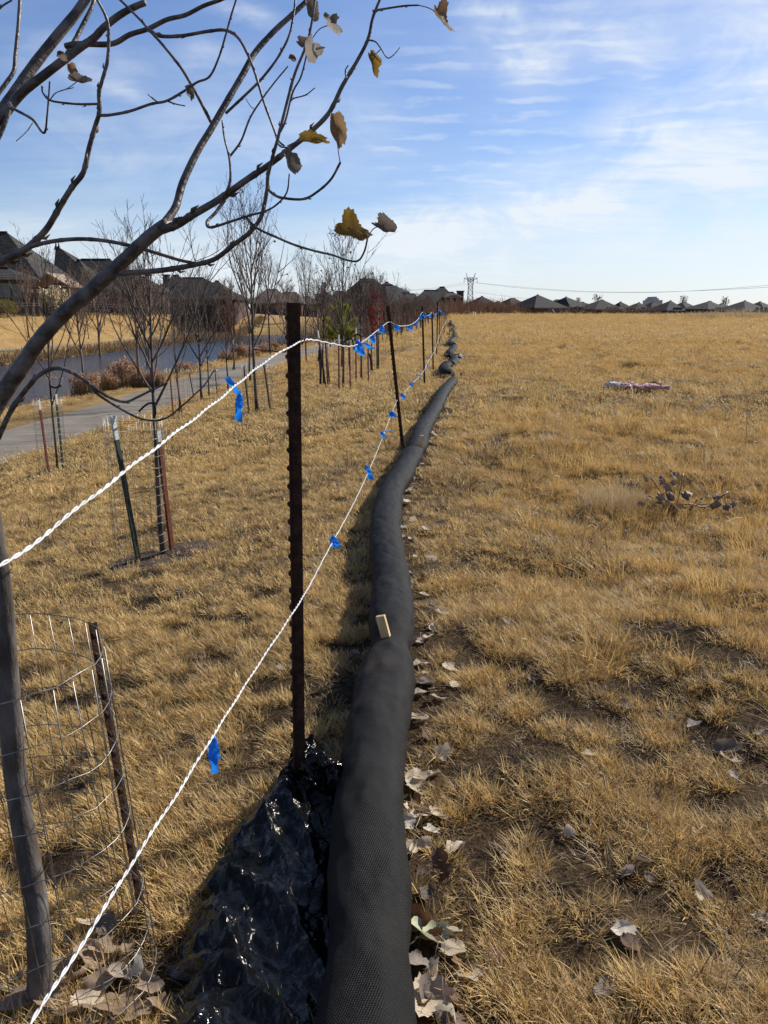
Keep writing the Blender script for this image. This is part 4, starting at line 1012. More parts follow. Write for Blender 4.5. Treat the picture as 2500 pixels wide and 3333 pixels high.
# cages
def cage(px0, px1, base_py, top_py, bpx, label, nv=14, nr=11, w=.0016):
    p = G(bpx, base_py); dep = p.y * CP + (CAMZ - p.z) * SP; r = (px1 - px0) / 2 / FPX * dep; h = top_h(p, top_py)
    c = Vector((W((px0 + px1) / 2, base_py, p.y).x, p.y, p.z))
    o = cage_mesh(r, h, nv, nr, w, int(px0)).build('wire_cage', MT['galv'], None, True, c)
    return tag(o, label, 'wire cage', 'welded wire cages round saplings')
cage(375, 560, 1812, 1358, 500, 'tall wire cage round the many stemmed sapling', 26, 16, .0012)
cage(132, 218, 1540, 1300, 180, 'wire cage round the leftmost sapling by the path', 20, 14, .0016)
cage(544, 604, 1352, 1200, 575, 'wire cage round the slim sapling and its red stakes')
cage(790, 892, 1340, 1185, 838, 'wide wire cage round the tallest sapling', 18, 10, .0022)
cage(1032, 1072, 1256, 1120, 1052, 'wire cage round the first strapped sapling'); cage(1086, 1150, 1266, 1105, 1117, 'wire cage round the leaf speckled sapling', 16)
cage(1150, 1206, 1240, 1100, 1176, 'wire cage between the forked ribbon and the second post'); cage(1218, 1256, 1206, 1090, 1236, 'wire cage left of the second post'); cage(612, 712, 1296, 1200, 658, 'wide wire cage round the branching sapling', 18, 8, .0024)
cage(960, 1020, 1176, 1130, 995, 'low wire cage at the straight tall sapling', 14, 6, .004)
# rubber straps
def strap(pts, w, label):
    m = MB(); q = [W(a, b, Y) for a, b, Y in pts]; c = q[0]
    m.tube([v - c for v in spline([tuple(k) for k in q], 5) for v in [Vector(v)]], w, 6); return tag(m.build('tree_strap', MT['strap'], None, True, c), label, 'tree strap', 'black rubber straps on saplings')
y = T1.y
strap([(452, 1340, y), (470, 1322, y), (488, 1312, y), (503, 1318, y), (506, 1345, y), (500, 1360, y)], .008, 'black strap knotted at the top of the tall wire cage')
strap([(160, 1252, T2.y), (178, 1262, T2.y), (200, 1254, T2.y)], .016, 'black strap on the leftmost sapling')
y = G(1054, 1255).y; strap([(1036, 1175, y), (1042, 1140, y), (1045, 1155, y), (1043, 1250, y)], .035, 'long black strap hanging in the leftmost cluster stakes')
y = G(1117, 1268).y; strap([(1120, 1115, y), (1124, 1108, y), (1145, 1103, y), (1150, 1120, y), (1154, 1140, y)], .025, 'black strap looped under the sag of the upper rope')
y = G(1205, 1245).y; strap([(1152, 1094, y), (1165, 1088, y), (1178, 1094, y)], .025, 'black strap behind the forked ribbon')
strap([(1203, 1150, y), (1208, 1175, y), (1210, 1205, y)], .035, 'black strap hanging right of the forked ribbon')

# pine and the red tree
def pine(base, h):
    e = empty('pine_tree', base, 'young yellow green pine with tufted needles in the cluster', 'tree'); rg = random.Random(4)
    m = MB(); m.tube([(0, 0, -.05), (.03, 0, h * .4), (0, .02, h)], [.035, .025, .006], 7); m.build('trunk', MT['bark'], e, True)
    cr, nd = MB(), MB()
    for (cx, cz, n, sp) in ((.02, .84, 14, .07), (.05, .70, 7, .06), (-.15, .50, 13, .07), (.16, .50, 13, .07), (.02, .54, 10, .07), (-.05, .42, 4, .06), (.08, .40, 4, .06)):
        for i in range(n):
            tip = Vector((cx * h + rg.gauss(0, sp) * h, rg.gauss(0, sp * .9) * h, cz * h + rg.gauss(0, sp * .8) * h)); p0 = Vector((0, 0, max(.3 * h, tip.z - h * .10))); pts = [p0, p0.lerp(tip, .55) + Vector((0, 0, -.02 * h)), tip]; cr.tube(pts, [.012, .008, .005], 4); d = (tip - pts[1]).normalized()
            for j in range(130):
                b = pts[1].lerp(tip, rg.uniform(.2, 1.0)); dd = (d * .6 + Vector((rg.gauss(0, .6), rg.gauss(0, .6), rg.gauss(.45, .5)))).normalized(); l = h * rg.uniform(.05, .095); sd = dd.cross(Vector((rg.gauss(0, 1), rg.gauss(0, 1), 1))).normalized() * .007
                nd.add([b - sd, b + sd, b + dd * l], [(0, 1, 2)])
    cr.build('branch', MT['bark'], e, True); nd.build('needles', MT['needle'], e); return e
p = G(1112, 1200); pine(p, top_h(p, 968))
p = G(1212, 1190); h = top_h(p, 905); mm = gen_tree(55, h, .03, h * .35, 14, .42, 0, 5, 4)
lf = MB(); rg = random.Random(3)
for k in range(950):
    z = rg.choice((rg.gauss(.80, .045), rg.gauss(.58, .09), rg.gauss(.60, .10))) * h; rr = .10 * h
    x0 = (.02 if z > .72 * h else (.03 + .05 * (z / h - .5))) * h
    q = Vector((x0 + rg.gauss(0, rr * .38), rg.gauss(0, rr * .4), z)); s = rg.uniform(.03, .075); rot = Matrix.Rotation(rg.uniform(0, 6), 3, 'Z') @ Matrix.Rotation(rg.uniform(.2, 2.6), 3, 'X')
    lf.add([q + rot @ Vector(v) * s for v in ((-.6, 0, 0), (0, -.4, .1), (.6, 0, 0), (0, .4, .1))], [(0, 1, 2, 3)])
plant(p, (mm[0], mm[1], lf, 'redleaf'), 'red_leaf_tree', 'slender tree still hung with dark red leaves left of the second post')

# rows of saplings further off, copies of five kinds
KINDS = [gen_tree(60 + i, 3.4, .045, .95, 14, .5 + .06 * i, 22 if i % 2 else 0, 7, 6, 'dryleaf', .09, .0042) for i in range(5)]
far_src = []
for i, k in enumerate(KINDS):
    e = plant((0, 0, -50), k, 'sapling', 'x', 'row of saplings beyond the second post', 'brush'); far_src.append(e)
used = set()
def far_tree(p, hgt, lab, group, rg):
    i = rg.randrange(5)
    if i not in used: o = far_src[i]; used.add(i)
    else: o = copy_tree(far_src[i])
    o.location = p; s = hgt / 3.4; o.scale = (s * rg.uniform(.85, 1.15), s * rg.uniform(.85, 1.15), s); o.rotation_euler.z = rg.uniform(0, 6.28); o['label'] = lab; o['group'] = group; return o
rg = random.Random(12)
row = [(1262, 1109), (1278, 1103), (1290, 1100), (1308, 1090), (1325, 1084), (1342, 1079), (1356, 1075), (1369, 1072), (1382, 1066), (1394, 1060), (1404, 1055), (1413, 1050)]
for q in row:
    p = G(*q); far_tree(p, top_h(p, rg.uniform(962, 992)), 'one of the bare saplings in the row running to the far fence', 'row of saplings beyond the second post', rg)
    for k in (-1, 1):
        b = p + Vector((k * .35, rg.uniform(-.3, .3), 0)); t = b + Vector((rg.uniform(-.08, .08), 0, rg.uniform(1.2, 1.6))); e = empty('steel_stake', label='one of the stakes holding the row of far saplings', cat='stake', group='stakes of the far sapling row')
        e.matrix_world = frame_between(b, t, 2.6); mb = tpost((t - b).length, False); mb.v = [(x * 1.3, y * 1.3, z) for x, y, z in mb.v]; mb.build('shaft', MT['rust'], e)
for q in [(1245, 1090), (1262, 1078), (1280, 1072), (1298, 1066), (1318, 1060), (1338, 1057), (1352, 1053), (1370, 1050), (1388, 1048), (1230, 1082), (1200, 1085), (1185, 1100), (1160, 1110), (1140, 1090), (1120, 1100), (1095, 1120), (1075, 1130), (1150, 1078), (1215, 1070), (1250, 1062), (1285, 1056), (1310, 1052)]:
    p = G(*q); far_tree(p, top_h(p, rg.uniform(935, 985)), 'one of the bare trees massed between the footpath and the far houses', 'bare trees massed in the middle distance', rg)
for q, ty in [((95, 1100), 880), ((290, 1105), 985), ((395, 1105), 960), ((470, 1090), 940), ((545, 1080), 950), ((585, 1105), 975), ((700, 1062), 970), ((720, 1060), 975), ((912, 1062), 985), ((340, 1060), 960), ((620, 1058), 965), 
              ((520, 1075), 960), ((650, 1075), 970), ((770, 1060), 960), ((850, 1052), 955), ((960, 1050), 960), ((1020, 1050), 955), ((1060, 1046), 960)]:
    p = G(*q); far_tree(p, top_h(p, ty), 'one of the bare trees on the far side of the pond', 'bare trees beyond the pond', rg)
for q, ty in [((330, 1200), 900), ((270, 1260), 900), ((455, 1262), 880), ((480, 1235), 905), ((760, 1205), 930), ((935, 1190), 930), ((1040, 1185), 925), ((1065, 1190), 940)]:
    p = G(*q); far_tree(p, top_h(p, ty), 'one of the bare saplings between the pond and the footpath', 'bare saplings on the near bank', rg)
# ---------------------------------------------------------------- houses
def X_(px, Y): return W(px, 1010, Y).x
def Z_(py, Y): return W(1250, py, Y).z
def house(label, wings, base_z, chimneys=(), windows=(), wall='brick', roof='roof', group='houses round the field', finials=(), rot=0.0, shrink=1.0):
    """wings: (kind, x0, x1, y0, y1, eave z, ridge z, ridge x0, ridge x1) - hip when the ridge is shorter than the wing, 'g' = gable to the front"""
    cx = sum(w[1] + w[2] for w in wings) / 2 / len(wings); c = Vector((cx, wings[0][3], base_z))
    e = empty('house', c, label, 'house', group); wl, rf = MB(), MB(); tr = MB()
    for wi, (kind, x0, x1, y0, y1, ze, zr, r0, r1) in enumerate(wings):
        ov = .45 + .013 * wi; zb = base_z - .5
        wl.box(((x0 + x1) / 2 - c.x, (y0 + y1) / 2 - c.y, (zb + ze - .05) / 2 - c.z), (x1 - x0, y1 - y0, ze - .05 - zb))
        a0, a1, b0, b1 = x0 - ov - c.x, x1 + ov - c.x, y0 - ov - c.y, y1 + ov - c.y; ym = (b0 + b1) / 2; t = .22; z0, z1, zz = ze - t - c.z, ze - c.z, zr - c.z
        bot = [(a0, b0, z0), (a1, b0, z0), (a1, b1, z0), (a0, b1, z0)]; edge = [(a0, b0, z1), (a1, b0, z1), (a1, b1, z1), (a0, b1, z1)]
        if kind == 'g': rd = [((a0 + a1) / 2, b0, zz), ((a0 + a1) / 2, b1, zz)]; top = [(0, 1, 8), (1, 2, 9, 8), (2, 3, 9), (3, 0, 8, 9)]
        else: rd = [(r0 - c.x, ym, zz), (r1 - c.x, ym, zz)]; top = [(0, 1, 9, 8), (1, 2, 9), (2, 3, 8, 9), (3, 0, 8)]
        fs = [(3, 2, 1, 0)] + [(k, (k + 1) % 4, 4 + (k + 1) % 4, 4 + k) for k in range(4)] + [tuple(i + 4 if i < 4 else i for i in f) for f in top]
        rf.add(bot + edge + rd, fs)
        rr = MB()
        if kind != 'g': rf.tube([Vector(rd[0]) + Vector((0, 0, .03)), Vector(rd[1]) + Vector((0.01, 0, .03))], .13, 5)
        tr.box(((x0 + x1) / 2 - c.x, y0 - ov - .055 - c.y, ze - .12 - c.z), (x1 - x0 + 2 * ov, .10, .20))
    wl.build('wall', MT[wall], e); ro = rf.build('roof', MT[roof], e); tr.build('gutter', MT['trim'], e)
    for (x, y, zt, zb, w) in chimneys:
        m = MB(); m.box((x - c.x, y - c.y, (zt + zb) / 2 - c.z), (w, w, zt - zb)); m.box((x - c.x, y - c.y, zt - c.z + .08), (w + .25, w + .25, .20)); m.build('chimney', MT['brick'], ro)
    for (x, y, z) in finials:
        m = MB(); m.tube([(x - c.x, y - c.y, z - .3 - c.z), (x - c.x, y - c.y, z + .25 - c.z), (x - c.x, y - c.y, z + .3 - c.z), (x - c.x, y - c.y, z + 1.15 - c.z)], [.34, .16, .10, .03], 8); m.build('finial', MT['darkfence'], ro)
    for (x, y, z, w, h) in windows:
        m = MB(); q = .09
        for dx, dz, sw, sh in ((0, h / 2, w + q, q), (0, -h / 2, w + q, q), (-w / 2, 0, q, h - q), (w / 2, 0, q, h - q), (0, 0, .05, h - q)): m.box((x + dx - c.x, y - .05 - c.y, z + dz - c.z), (sw, .10, sh))
        f = m.build('window', MT['trim'], e); g = MB(); g.box((x - c.x, y - .02 - c.y, z - c.z), (w, .04, h)); g.build('pane', MT['glass'], f)
    if rot:
        ctr = Vector((sum(w[1] + w[2] for w in wings) / 2 / len(wings), sum(w[3] + w[4] for w in wings) / 2 / len(wings), 0)); k = e.location - ctr; k.z = 0
        e.rotation_euler.z = rot; q = Matrix.Rotation(rot, 3, 'Z') @ (k * shrink); e.location = (ctr.x + q.x, ctr.y + q.y, e.location.z); e.scale = (shrink, shrink, 1)
    return e
GL = 1.0
# big house at the left edge
Y = 95; xr = X_(132, Y); ze = Z_(908, 97)
house('large dark hip roofed house at the left edge above the pond',
      [('h', -68, xr, Y, 106, ze, Z_(757, 100.5), -58, X_(48, 100.5)), ('h', -51, X_(86, 91), 89.5, Y + .5, Z_(905, 91), Z_(874, 92), -47, X_(36, 92))], GL,
      windows=[(X_(12, 89.5), 89.5, Z_(945, 89.5), 2.0, 1.3), (X_(60, 89.5), 89.5, Z_(948, 89.5), 1.0, 1.3), (X_(100, Y), Y, Z_(950, Y), 1.2, 1.5)])
# covered patio with a brown gable
def patio():
    Y0, Y1 = 91, 95.2; xl, xm, xr = X_(108, Y0), X_(166, Y0), X_(236, Y0); ze, zr = Z_(929, Y0), Z_(887, Y0)
    c = Vector((xm, Y0, GL)); e = empty('patio_cover', c, 'brown gabled wooden patio cover beside the pampas grass', 'patio cover')
    m = MB(); t = .16
    for (x, z) in ((xl, ze - .1), (xr, ze)):
        a = [(x - c.x, y, z - c.z) for y in (-.4, Y1 - Y0)]; b = [(xm - c.x, y, zr - c.z) for y in (-.4, Y1 - Y0)]
        vs = a + b + [(p[0], p[1], p[2] - t) for p in a + b]; m.add(vs, [(0, 1, 3, 2), (4, 6, 7, 5), (0, 2, 6, 4), (1, 5, 7, 3), (0, 4, 5, 1), (2, 3, 7, 6)])
    m.build('roof', MT['tanroof'], e)
    for x, y in ((xl + .3, .2), (xr - .3, .2), (xl + .3, 3.9), (xr - .3, 3.9), (xm + 1.0, .2)):
        m = MB(); m.box((x - c.x, y, (ze - GL) / 2 - .2), (.24, .24, ze - GL + .2)); m.build('post', MT['oldstake'], e)
    m = MB(); m.box((0, .2, ze - GL - .25), (xr - xl - .4, .14, .24)); m.box((-.2, .2, (ze + zr) / 2 - GL - .2), (.16, .14, zr - ze - .1)); m.build('beam', MT['rustbrush'], e)
    m = MB(); m.box((X_(128, Y0) - c.x, -1.2, Z_(915, Y0) - c.z), (1.6, .12, .22)); m.build('fascia_board', MT['oldstake'], e)
MT['tanroof'] = mat('tan_shingle_roof', (.26, .185, .125), (.33, .245, .17), 3, .9, .3, 9, bdist=.03)
patio()
Y = 117
house('dark steep roofed house with two finials on its peak',
      [('h', X_(150, Y), X_(322, Y), Y + 4, Y + 18, Z_(945, Y), Z_(806, Y + 11), X_(199, Y + 11), X_(211, Y + 11)),
       ('h', X_(215, Y), X_(476, Y), Y, Y + 13, Z_(942, Y), Z_(845, Y + 6.5), X_(276, Y + 6.5), X_(372, Y + 6.5)),
       ('h', X_(205, Y), X_(330, Y), Y - 3, Y + 6, Z_(946, Y), Z_(848, Y + 2), X_(268, Y + 2), X_(278, Y + 2))], 1.2,
      windows=[(X_(330, Y), Y, Z_(968, Y), 1.6, 1.8), (X_(425, Y), Y, Z_(964, Y), 1.4, 1.8), (X_(450, Y), Y, Z_(964, Y), 1.0, 1.8)], finials=[(X_(200, Y + 11), Y + 11, Z_(806, Y + 11)), (X_(209.5, Y + 11), Y + 11, Z_(806, Y + 11))])
Y = 140
house('long dark roofed house behind the bare saplings with a stub chimney',
      [('h', X_(490, Y), X_(640, Y), Y, Y + 14, Z_(965, Y), Z_(897, Y + 7), X_(570, Y + 7), X_(588, Y + 7)), ('h', X_(560, Y), X_(772, Y), Y - 2, Y + 12, Z_(972, Y), Z_(905, Y + 5), X_(600, Y + 5), X_(668, Y + 5)),
       ('h', X_(650, Y), X_(765, Y), Y - 4, Y + 6, Z_(972, Y), Z_(915, Y), X_(700, Y), X_(712, Y))], -.8, chimneys=[(X_(553, Y + 6), Y + 5, Z_(893, Y), Z_(930, Y), 1.0)], windows=[(X_(600, Y), Y - 2, Z_(990, Y), 2, 1.6), (X_(690, Y), Y - 4, Z_(990, Y), 2, 1.6)])
Y = 185
house('low house with a reddish roof end left of the near post',
      [('h', X_(815, Y), X_(935, Y), Y, Y + 14, Z_(985, Y), Z_(943, Y + 7), X_(868, Y + 7), X_(905, Y + 7)), ('h', X_(890, Y), X_(985, Y), Y - 2, Y + 12, Z_(985, Y), Z_(953, Y + 5), X_(920, Y + 5), X_(968, Y + 5)), ('h', X_(960, Y), X_(1030, Y), Y + 2, Y + 14, Z_(988, Y), Z_(967, Y + 8), X_(985, Y + 8), X_(1010, Y + 8))],
      -1.5, windows=[(X_(850, Y), Y, Z_(1003, Y), 2, 1.6), (X_(940, Y), Y - 2, Z_(1003, Y), 2, 1.6)], roof='roofbrown')
Y = 205
house('low house between the near post and the pine', [('h', X_(1015, Y), X_(1100, Y), Y, Y + 13, Z_(985, Y), Z_(951, Y + 6), X_(1048, Y + 6), X_(1066, Y + 6)), ('h', X_(1070, Y), X_(1150, Y), Y + 1, Y + 14, Z_(985, Y), Z_(949, Y + 7), X_(1090, Y + 7), X_(1120, Y + 7))], -.5, windows=[(X_(1050, Y), Y, Z_(1005, Y), 2, 1.6)])
Y = 120
house('big many gabled dark roof house behind the red leaved tree',
      [('h', X_(1132, Y), X_(1372, Y), Y, Y + 15, Z_(1000, Y), Z_(911, Y + 7.5), X_(1196, Y + 7.5), X_(1256, Y + 7.5)), ('h', X_(1122, Y), X_(1236, Y), Y - 3, Y + 8, Z_(985, Y), Z_(919, Y + 2.5), X_(1146, Y + 2.5), X_(1190, Y + 2.5)),
       ('h', X_(1190, Y), X_(1276, Y), Y - 5, Y + 4, Z_(985, Y), Z_(928, Y - .5), X_(1220, Y), X_(1250, Y)), ('h', X_(1245, Y), X_(1302, Y), Y - 1, Y + 8, Z_(950, Y), Z_(920, Y + 4), X_(1262, Y), X_(1276, Y))],
      -1.5, rot=.42, shrink=.84, chimneys=[(X_(1291, Y), Y + 3, Z_(938, Y), Z_(960, Y), 1.5)], windows=[(X_(1160, Y), Y - 3, Z_(1005, Y), 2, 1.6), (X_(1210, Y), Y - 5, Z_(1005, Y), 1.6, 1.6)])
Y = 165
house('small roof peeking between the two biggest dark roof houses', [('h', X_(1310, Y + 20), X_(1362, Y + 20), Y + 20, Y + 30, Z_(985, Y + 20), Z_(957, Y + 25), X_(1322, Y + 25), X_(1350, Y + 25))], -1)
house('dark roofed house with a tall brick chimney left of the pylon',
      [('h', X_(1345, Y), X_(1500, Y), Y, Y + 15, Z_(996, Y), Z_(935, Y + 7.5), X_(1430, Y + 7.5), X_(1446, Y + 7.5)), ('h', X_(1338, Y), X_(1450, Y), Y - 2, Y + 11, Z_(996, Y), Z_(946, Y + 4.5), X_(1379, Y + 4.5), X_(1424, Y + 4.5)),
       ('h', X_(1448, Y), X_(1496, Y), Y - 1.5, Y + 8, Z_(966, Y), Z_(952, Y + 3), X_(1458, Y), X_(1480, Y))], -1,
      chimneys=[(X_(1503, Y), Y + 4, Z_(948, Y), -1, 1.25)], windows=[(X_(1472, Y), Y - 1.5, Z_(979, Y), 1.2, 1.8), (X_(1481, Y), Y - 1.5, Z_(979, Y), 1.2, 1.8)])
# the row beyond the crest of the field
ROW = [(1500, 1536, 1548, 1562, 980, 998, 262, 'low dark roof just right of the brick chimney'),
       (1518, 1563, 1574, 1622, 965, 1000, 238, 'dark hip roof house right of the pylon'), (1590, 1612, 1632, 1650, 981, 1000, 275, 'small dark roof between the pylon house and the brick walled one'),
       (1622, 1648, 1690, 1716, 971, 1000, 285, 'brown tinted roof behind the plank fence'), (1690, 1744, 1752, 1832, 960, 1001, 232, 'tall hip roof house with a brick wall and windows'),
       (1786, 1795, 1832, 1850, 976, 998, 262, 'flat ridge of a roof behind the second tall hip house'), (1805, 1832, 1842, 1912, 967, 998, 245, 'hip roof house with a lit grey right slope, right of the brick one'),
       (1872, 1885, 1905, 1935, 984, 1000, 280, 'low roof behind two hip roof houses'), (1902, 1950, 1972, 2016, 977, 1006, 242, 'hip roof house below the pale leafless tree'), (1996, 2014, 2020, 2068, 983, 1012, 250, 'small rounded dark roof in the middle of the right row'),
       (2046, 2078, 2084, 2112, 985, 1008, 258, 'brownish small roof left of the grey tower block'), (2098, 2122, 2130, 2152, 983, 1006, 262, 'small roof under the grey tower block'), (2140, 2187, 2193, 2222, 979, 1010, 246, 'dark hip roof house right of the grey tower block'),
       (2200, 2212, 2246, 2262, 984, 1002, 262, 'long low roof with a small blue gable'), (2262, 2302, 2330, 2362, 981, 1006, 244, 'broad dark roof house behind the white seed heads'), (2330, 2340, 2362, 2376, 988, 1004, 266, 'low roof end between the two rightmost broad roofs'),
       (2372, 2420, 2434, 2506, 979, 1014, 230, 'broad grey roof house at the right edge'), (2445, 2466, 2480, 2530, 982, 1006, 258, 'last roof cut by the right edge of the view')]
for (a, p0, p1, b, pr, pe, Y, lab) in ROW:
    wd = (X_(b, Y) - X_(a, Y)) * .96; D = wd * .88 + 1; yr = Y + D / 2; wn = []; xm = X_((p0 + p1) / 2, yr); cxm = (X_(a, Y) + X_(b, Y)) / 2; rl = max(.6, (X_(p1, Y) - X_(p0, Y)) * .6); xo = max(-wd * .22, min(wd * .22, xm - cxm))
    if b - a > 60: wn = [(cxm + wd * f, Y, Z_(1010, Y), 1.2, 1.5) for f in (-.05, .12, .3)]
    house(lab, [('h', cxm - wd / 2, cxm + wd / 2, Y, Y + D, Z_(pe, Y), Z_(pr, yr), cxm + xo - rl / 2, cxm + xo + rl / 2)], -1.9, rot=.55 + .12 * math.sin(a), windows=wn, group='houses in the row beyond the crest of the field')
# tower block behind
Y = 520; m = MB(); c = W(2122, 985, Y); c.z = -2
for a, b, t in ((2102, 2142, 977), (2110, 2130, 971), (2116, 2124, 966)):
    m.box((X_((a + b) / 2, Y) - c.x, (2142 - b) * .02, (Z_(t, Y) - c.z) / 2), ((b - a) / FPX * Y, 14, Z_(t, Y) - c.z))
tag(m.build('tower_block', MT['graywall'], None, False, c), 'pale grey stepped block far behind the small dark roofs', 'building')

# ---------------------------------------------------------------- fences of the gardens
def rail_fence():
    e = empty('railing_fence', (float(line(72)) - 40.5, 72, GL), 'black railing fence along the gardens above the pond', 'fence'); c = e.location
    n = 46; r1, r2 = MB(), MB(); pts = []
    for i in range(n + 1):
        t = i / n; Yy = 72 + 56 * t; x = float(line(Yy)) - 40.5; pts.append(Vector((x, Yy, hz(x, Yy))))
    for k, hgt in enumerate((1.28, 1.06)):
        m = MB()
        for a, b in zip(pts, pts[1:]): m.tube([a - c + Vector((0, 0, hgt)), b - c + Vector((0, 0, hgt))], .028, 4, False)
        m.build('rail', MT['whitetip' if False else 'railgrey'], e)
    for p in pts:
        m = MB(); m.box(p - c + Vector((0, 0, .62)), (.08, .08, 1.36)); m.build('post', MT['darkfence'], e)
    m = MB()
    for a, b in zip(pts, pts[1:]):
        for k in range(1, 12):
            q = a.lerp(b, k / 12) - c; m.box(q + Vector((0, 0, .60)), (.016, .016, .95))
    m.build('picket_panel', MT['darkfence'], e)
MT['railgrey'] = mat('weathered_black_rail', (.06, .06, .06), None, rough=.45)
rail_fence()
def plank_fence(px0, px1, Y, top, name_label, mtn='plank', bz=None, Y1=None):
    Y1 = Y1 or Y; n = max(2, int((px1 - px0) / 2.2)); c = W(px0, 1010, Y); c.z = hz(c.x, c.y) if bz is None else bz; m = MB(); rg = random.Random(px0)
    for i in range(n):
        t = (i + .5) / n; Yy = Y + (Y1 - Y) * t; x = X_(px0 + (px1 - px0) * t, Yy); zb = hz(x, Yy) if bz is None else bz; zt = Z_(top, Yy) + rg.uniform(-.04, .04)
        w = (px1 - px0) / n / FPX * Yy * .97; m.box((x - c.x, Yy - c.y + (i % 2) * .02, (zt + zb) / 2 - c.z - .1), (w, .025, zt - zb + .2))
    return tag(m.build('plank_fence', MT[mtn], None, False, c), name_label, 'fence')
plank_fence(556, 728, 122, 994, 'dark plank fence behind the saplings left of the near post')
plank_fence(728, 762, 124, 990, 'small orange plank fence panel left of the near post', 'orange')
plank_fence(1612, 1740, 226, 1008, 'brown plank fence left of the brick walled house', bz=-2.0)
plank_fence(1840, 1915, 228, 1010, 'dark plank fence right of the brick walled house', bz=-2.0)
plank_fence(1280, 1500, 140, 1008, 'long rusty brown plank fence behind the far end of the rope fence', bz=-.8)

plank_fence(1925, 2240, 222, 1012, 'long dark plank fence below the right hand roofs', bz=-2.0)
plank_fence(2245, 2560, 220, 1011, 'dark plank fence before the last roofs at the right edge', bz=-2.0)
plank_fence(1500, 1608, 226, 1009, 'dark plank fence below the roofs right of the pylon', bz=-2.0)
# ---------------------------------------------------------------- pylon and its wires
def pylon():
    Y = 800; c = W(1530, 1004, Y); c.z = -2; H0 = Z_(888, Y) - c.z; s = Y / FPX; e = empty('pylon', c, 'grey lattice electricity pylon on the skyline', 'pylon'); bar = MB()
    zw = Z_(935, Y) - c.z; zt = Z_(904, Y) - c.z
    def leg(y, sx): return [Vector((sx * 11 * s, y * 11 * s, 0)), Vector((sx * 6.5 * s, y * 5 * s, zw)), Vector((sx * 10 * s, y * 3 * s, zt)), Vector((sx * 14.5 * s, 0, H0))]
    L = {(y, sx): leg(y, sx) for y in (-1, 1) for sx in (-1, 1)}
    for p in L.values(): bar.tube(p, .32, 4)
    def brace(a, b, n):
        for i in range(n):
            t0, t1 = i / n, (i + 1) / n; bar.tube([a[0].lerp(a[1], t0), b[0].lerp(b[1], t1)], .17, 3); bar.tube([b[0].lerp(b[1], t0), a[0].lerp(a[1], t1)], .17, 3); bar.tube([a[0].lerp(a[1], t1), b[0].lerp(b[1], t1)], .15, 3)
    for k, n in ((0, 5), (1, 3)):
        for y in (-1, 1): brace(L[(y, -1)][k:k + 2], L[(y, 1)][k:k + 2], n)
        for sx in (-1, 1): brace(L[(-1, sx)][k:k + 2], L[(1, sx)][k:k + 2], n)
    bar.build('lattice_body', MT['pylon'], e)
    m = MB()
    for zz in (zt, zt - 2.0): m.tube([(-21 * s, 0, zt - .4), (-10 * s, 0, zz), (10 * s, 0, zz), (21 * s, 0, zt - .4)], .26, 4)
    for k in range(-10, 10, 2): m.tube([(k * s, 0, zt), ((k + 2) * s, 0, zt - 2)], .16, 3)
    m.tube([(0, 0, zw + 4), (-8 * s, 0, zt - 1)], .2, 3); m.tube([(0, 0, zw + 4), (8 * s, 0, zt - 1)], .2, 3); m.build('crossarm', MT['pylon'], e)
    for k in (-20.5, 0, 20.5): m = MB(); m.tube([(k * s, 0, zt - .5), (k * s, 0, zt - 4.6)], .22, 5); m.build('insulator', MT['pylon'], e)
    return c, s, zt
pc, ps, pz = pylon()
def cable(pts, label, r=.075):
    c = Vector(pts[0]); m = MB(); m.tube([Vector(p) - c for p in spline(pts, 10)], r, 4, False); tag(m.build('power_cable', MT['cable'], None, True, c), label, 'power cable', 'power cables of the pylon')
MT['cable'] = mat('grey_cable', (.16, .16, .17), None, rough=.6)
def sag(a, b, px_pts): return [tuple(W(x, y, Yy)) for x, y, Yy in px_pts]
cable(sag(0, 0, [(1552, 921, 800), (1700, 938, 740), (1900, 950, 670), (2100, 952, 600), (2300, 944, 530), (2560, 924, 450)]), 'middle power cable sagging right from the pylon')
cable(sag(0, 0, [(1542, 919, 803), (1700, 935, 745), (1900, 948, 675), (2100, 951, 605), (2300, 945, 535), (2560, 932, 455)]), 'upper power cable sagging right from the pylon')
cable(sag(0, 0, [(1545, 950, 806), (1640, 963, 780), (1720, 972, 750), (1850, 980, 700)]), 'low power cable dropping right behind the dark roofs')
cable(sag(0, 0, [(1512, 920, 800), (1420, 936, 850), (1330, 944, 900), (1250, 948, 950)]), 'power cable running left from the pylon'); cable(sag(0, 0, [(1522, 925, 803), (1420, 940, 853), (1330, 946, 903), (1250, 949, 953)]), 'lower power cable running left from the pylon')
# pale trees on the skyline
for (x, y, Y, h0, lab) in [(1942, 1000, 300, 964, 'pale leafless tree above the right row of roofs'), (2222, 1000, 300, 968, 'pale leafless tree right of the grey tower block'), (2358, 1000, 300, 972, 'pale leafless tree near the right end of the roofs'), (1882, 1000, 310, 974, 'small russet leafless tree between two hip roofs')]:
    p = W(x, y, Y); p.z = -2; hh = Z_(h0, Y) + 2; plant(p, gen_tree(int(x), hh, .14, hh * .45, 18, .6, 40, 6, 4, 'dryleaf', .5), 'bare_tree', lab, 'leafless trees on the skyline')
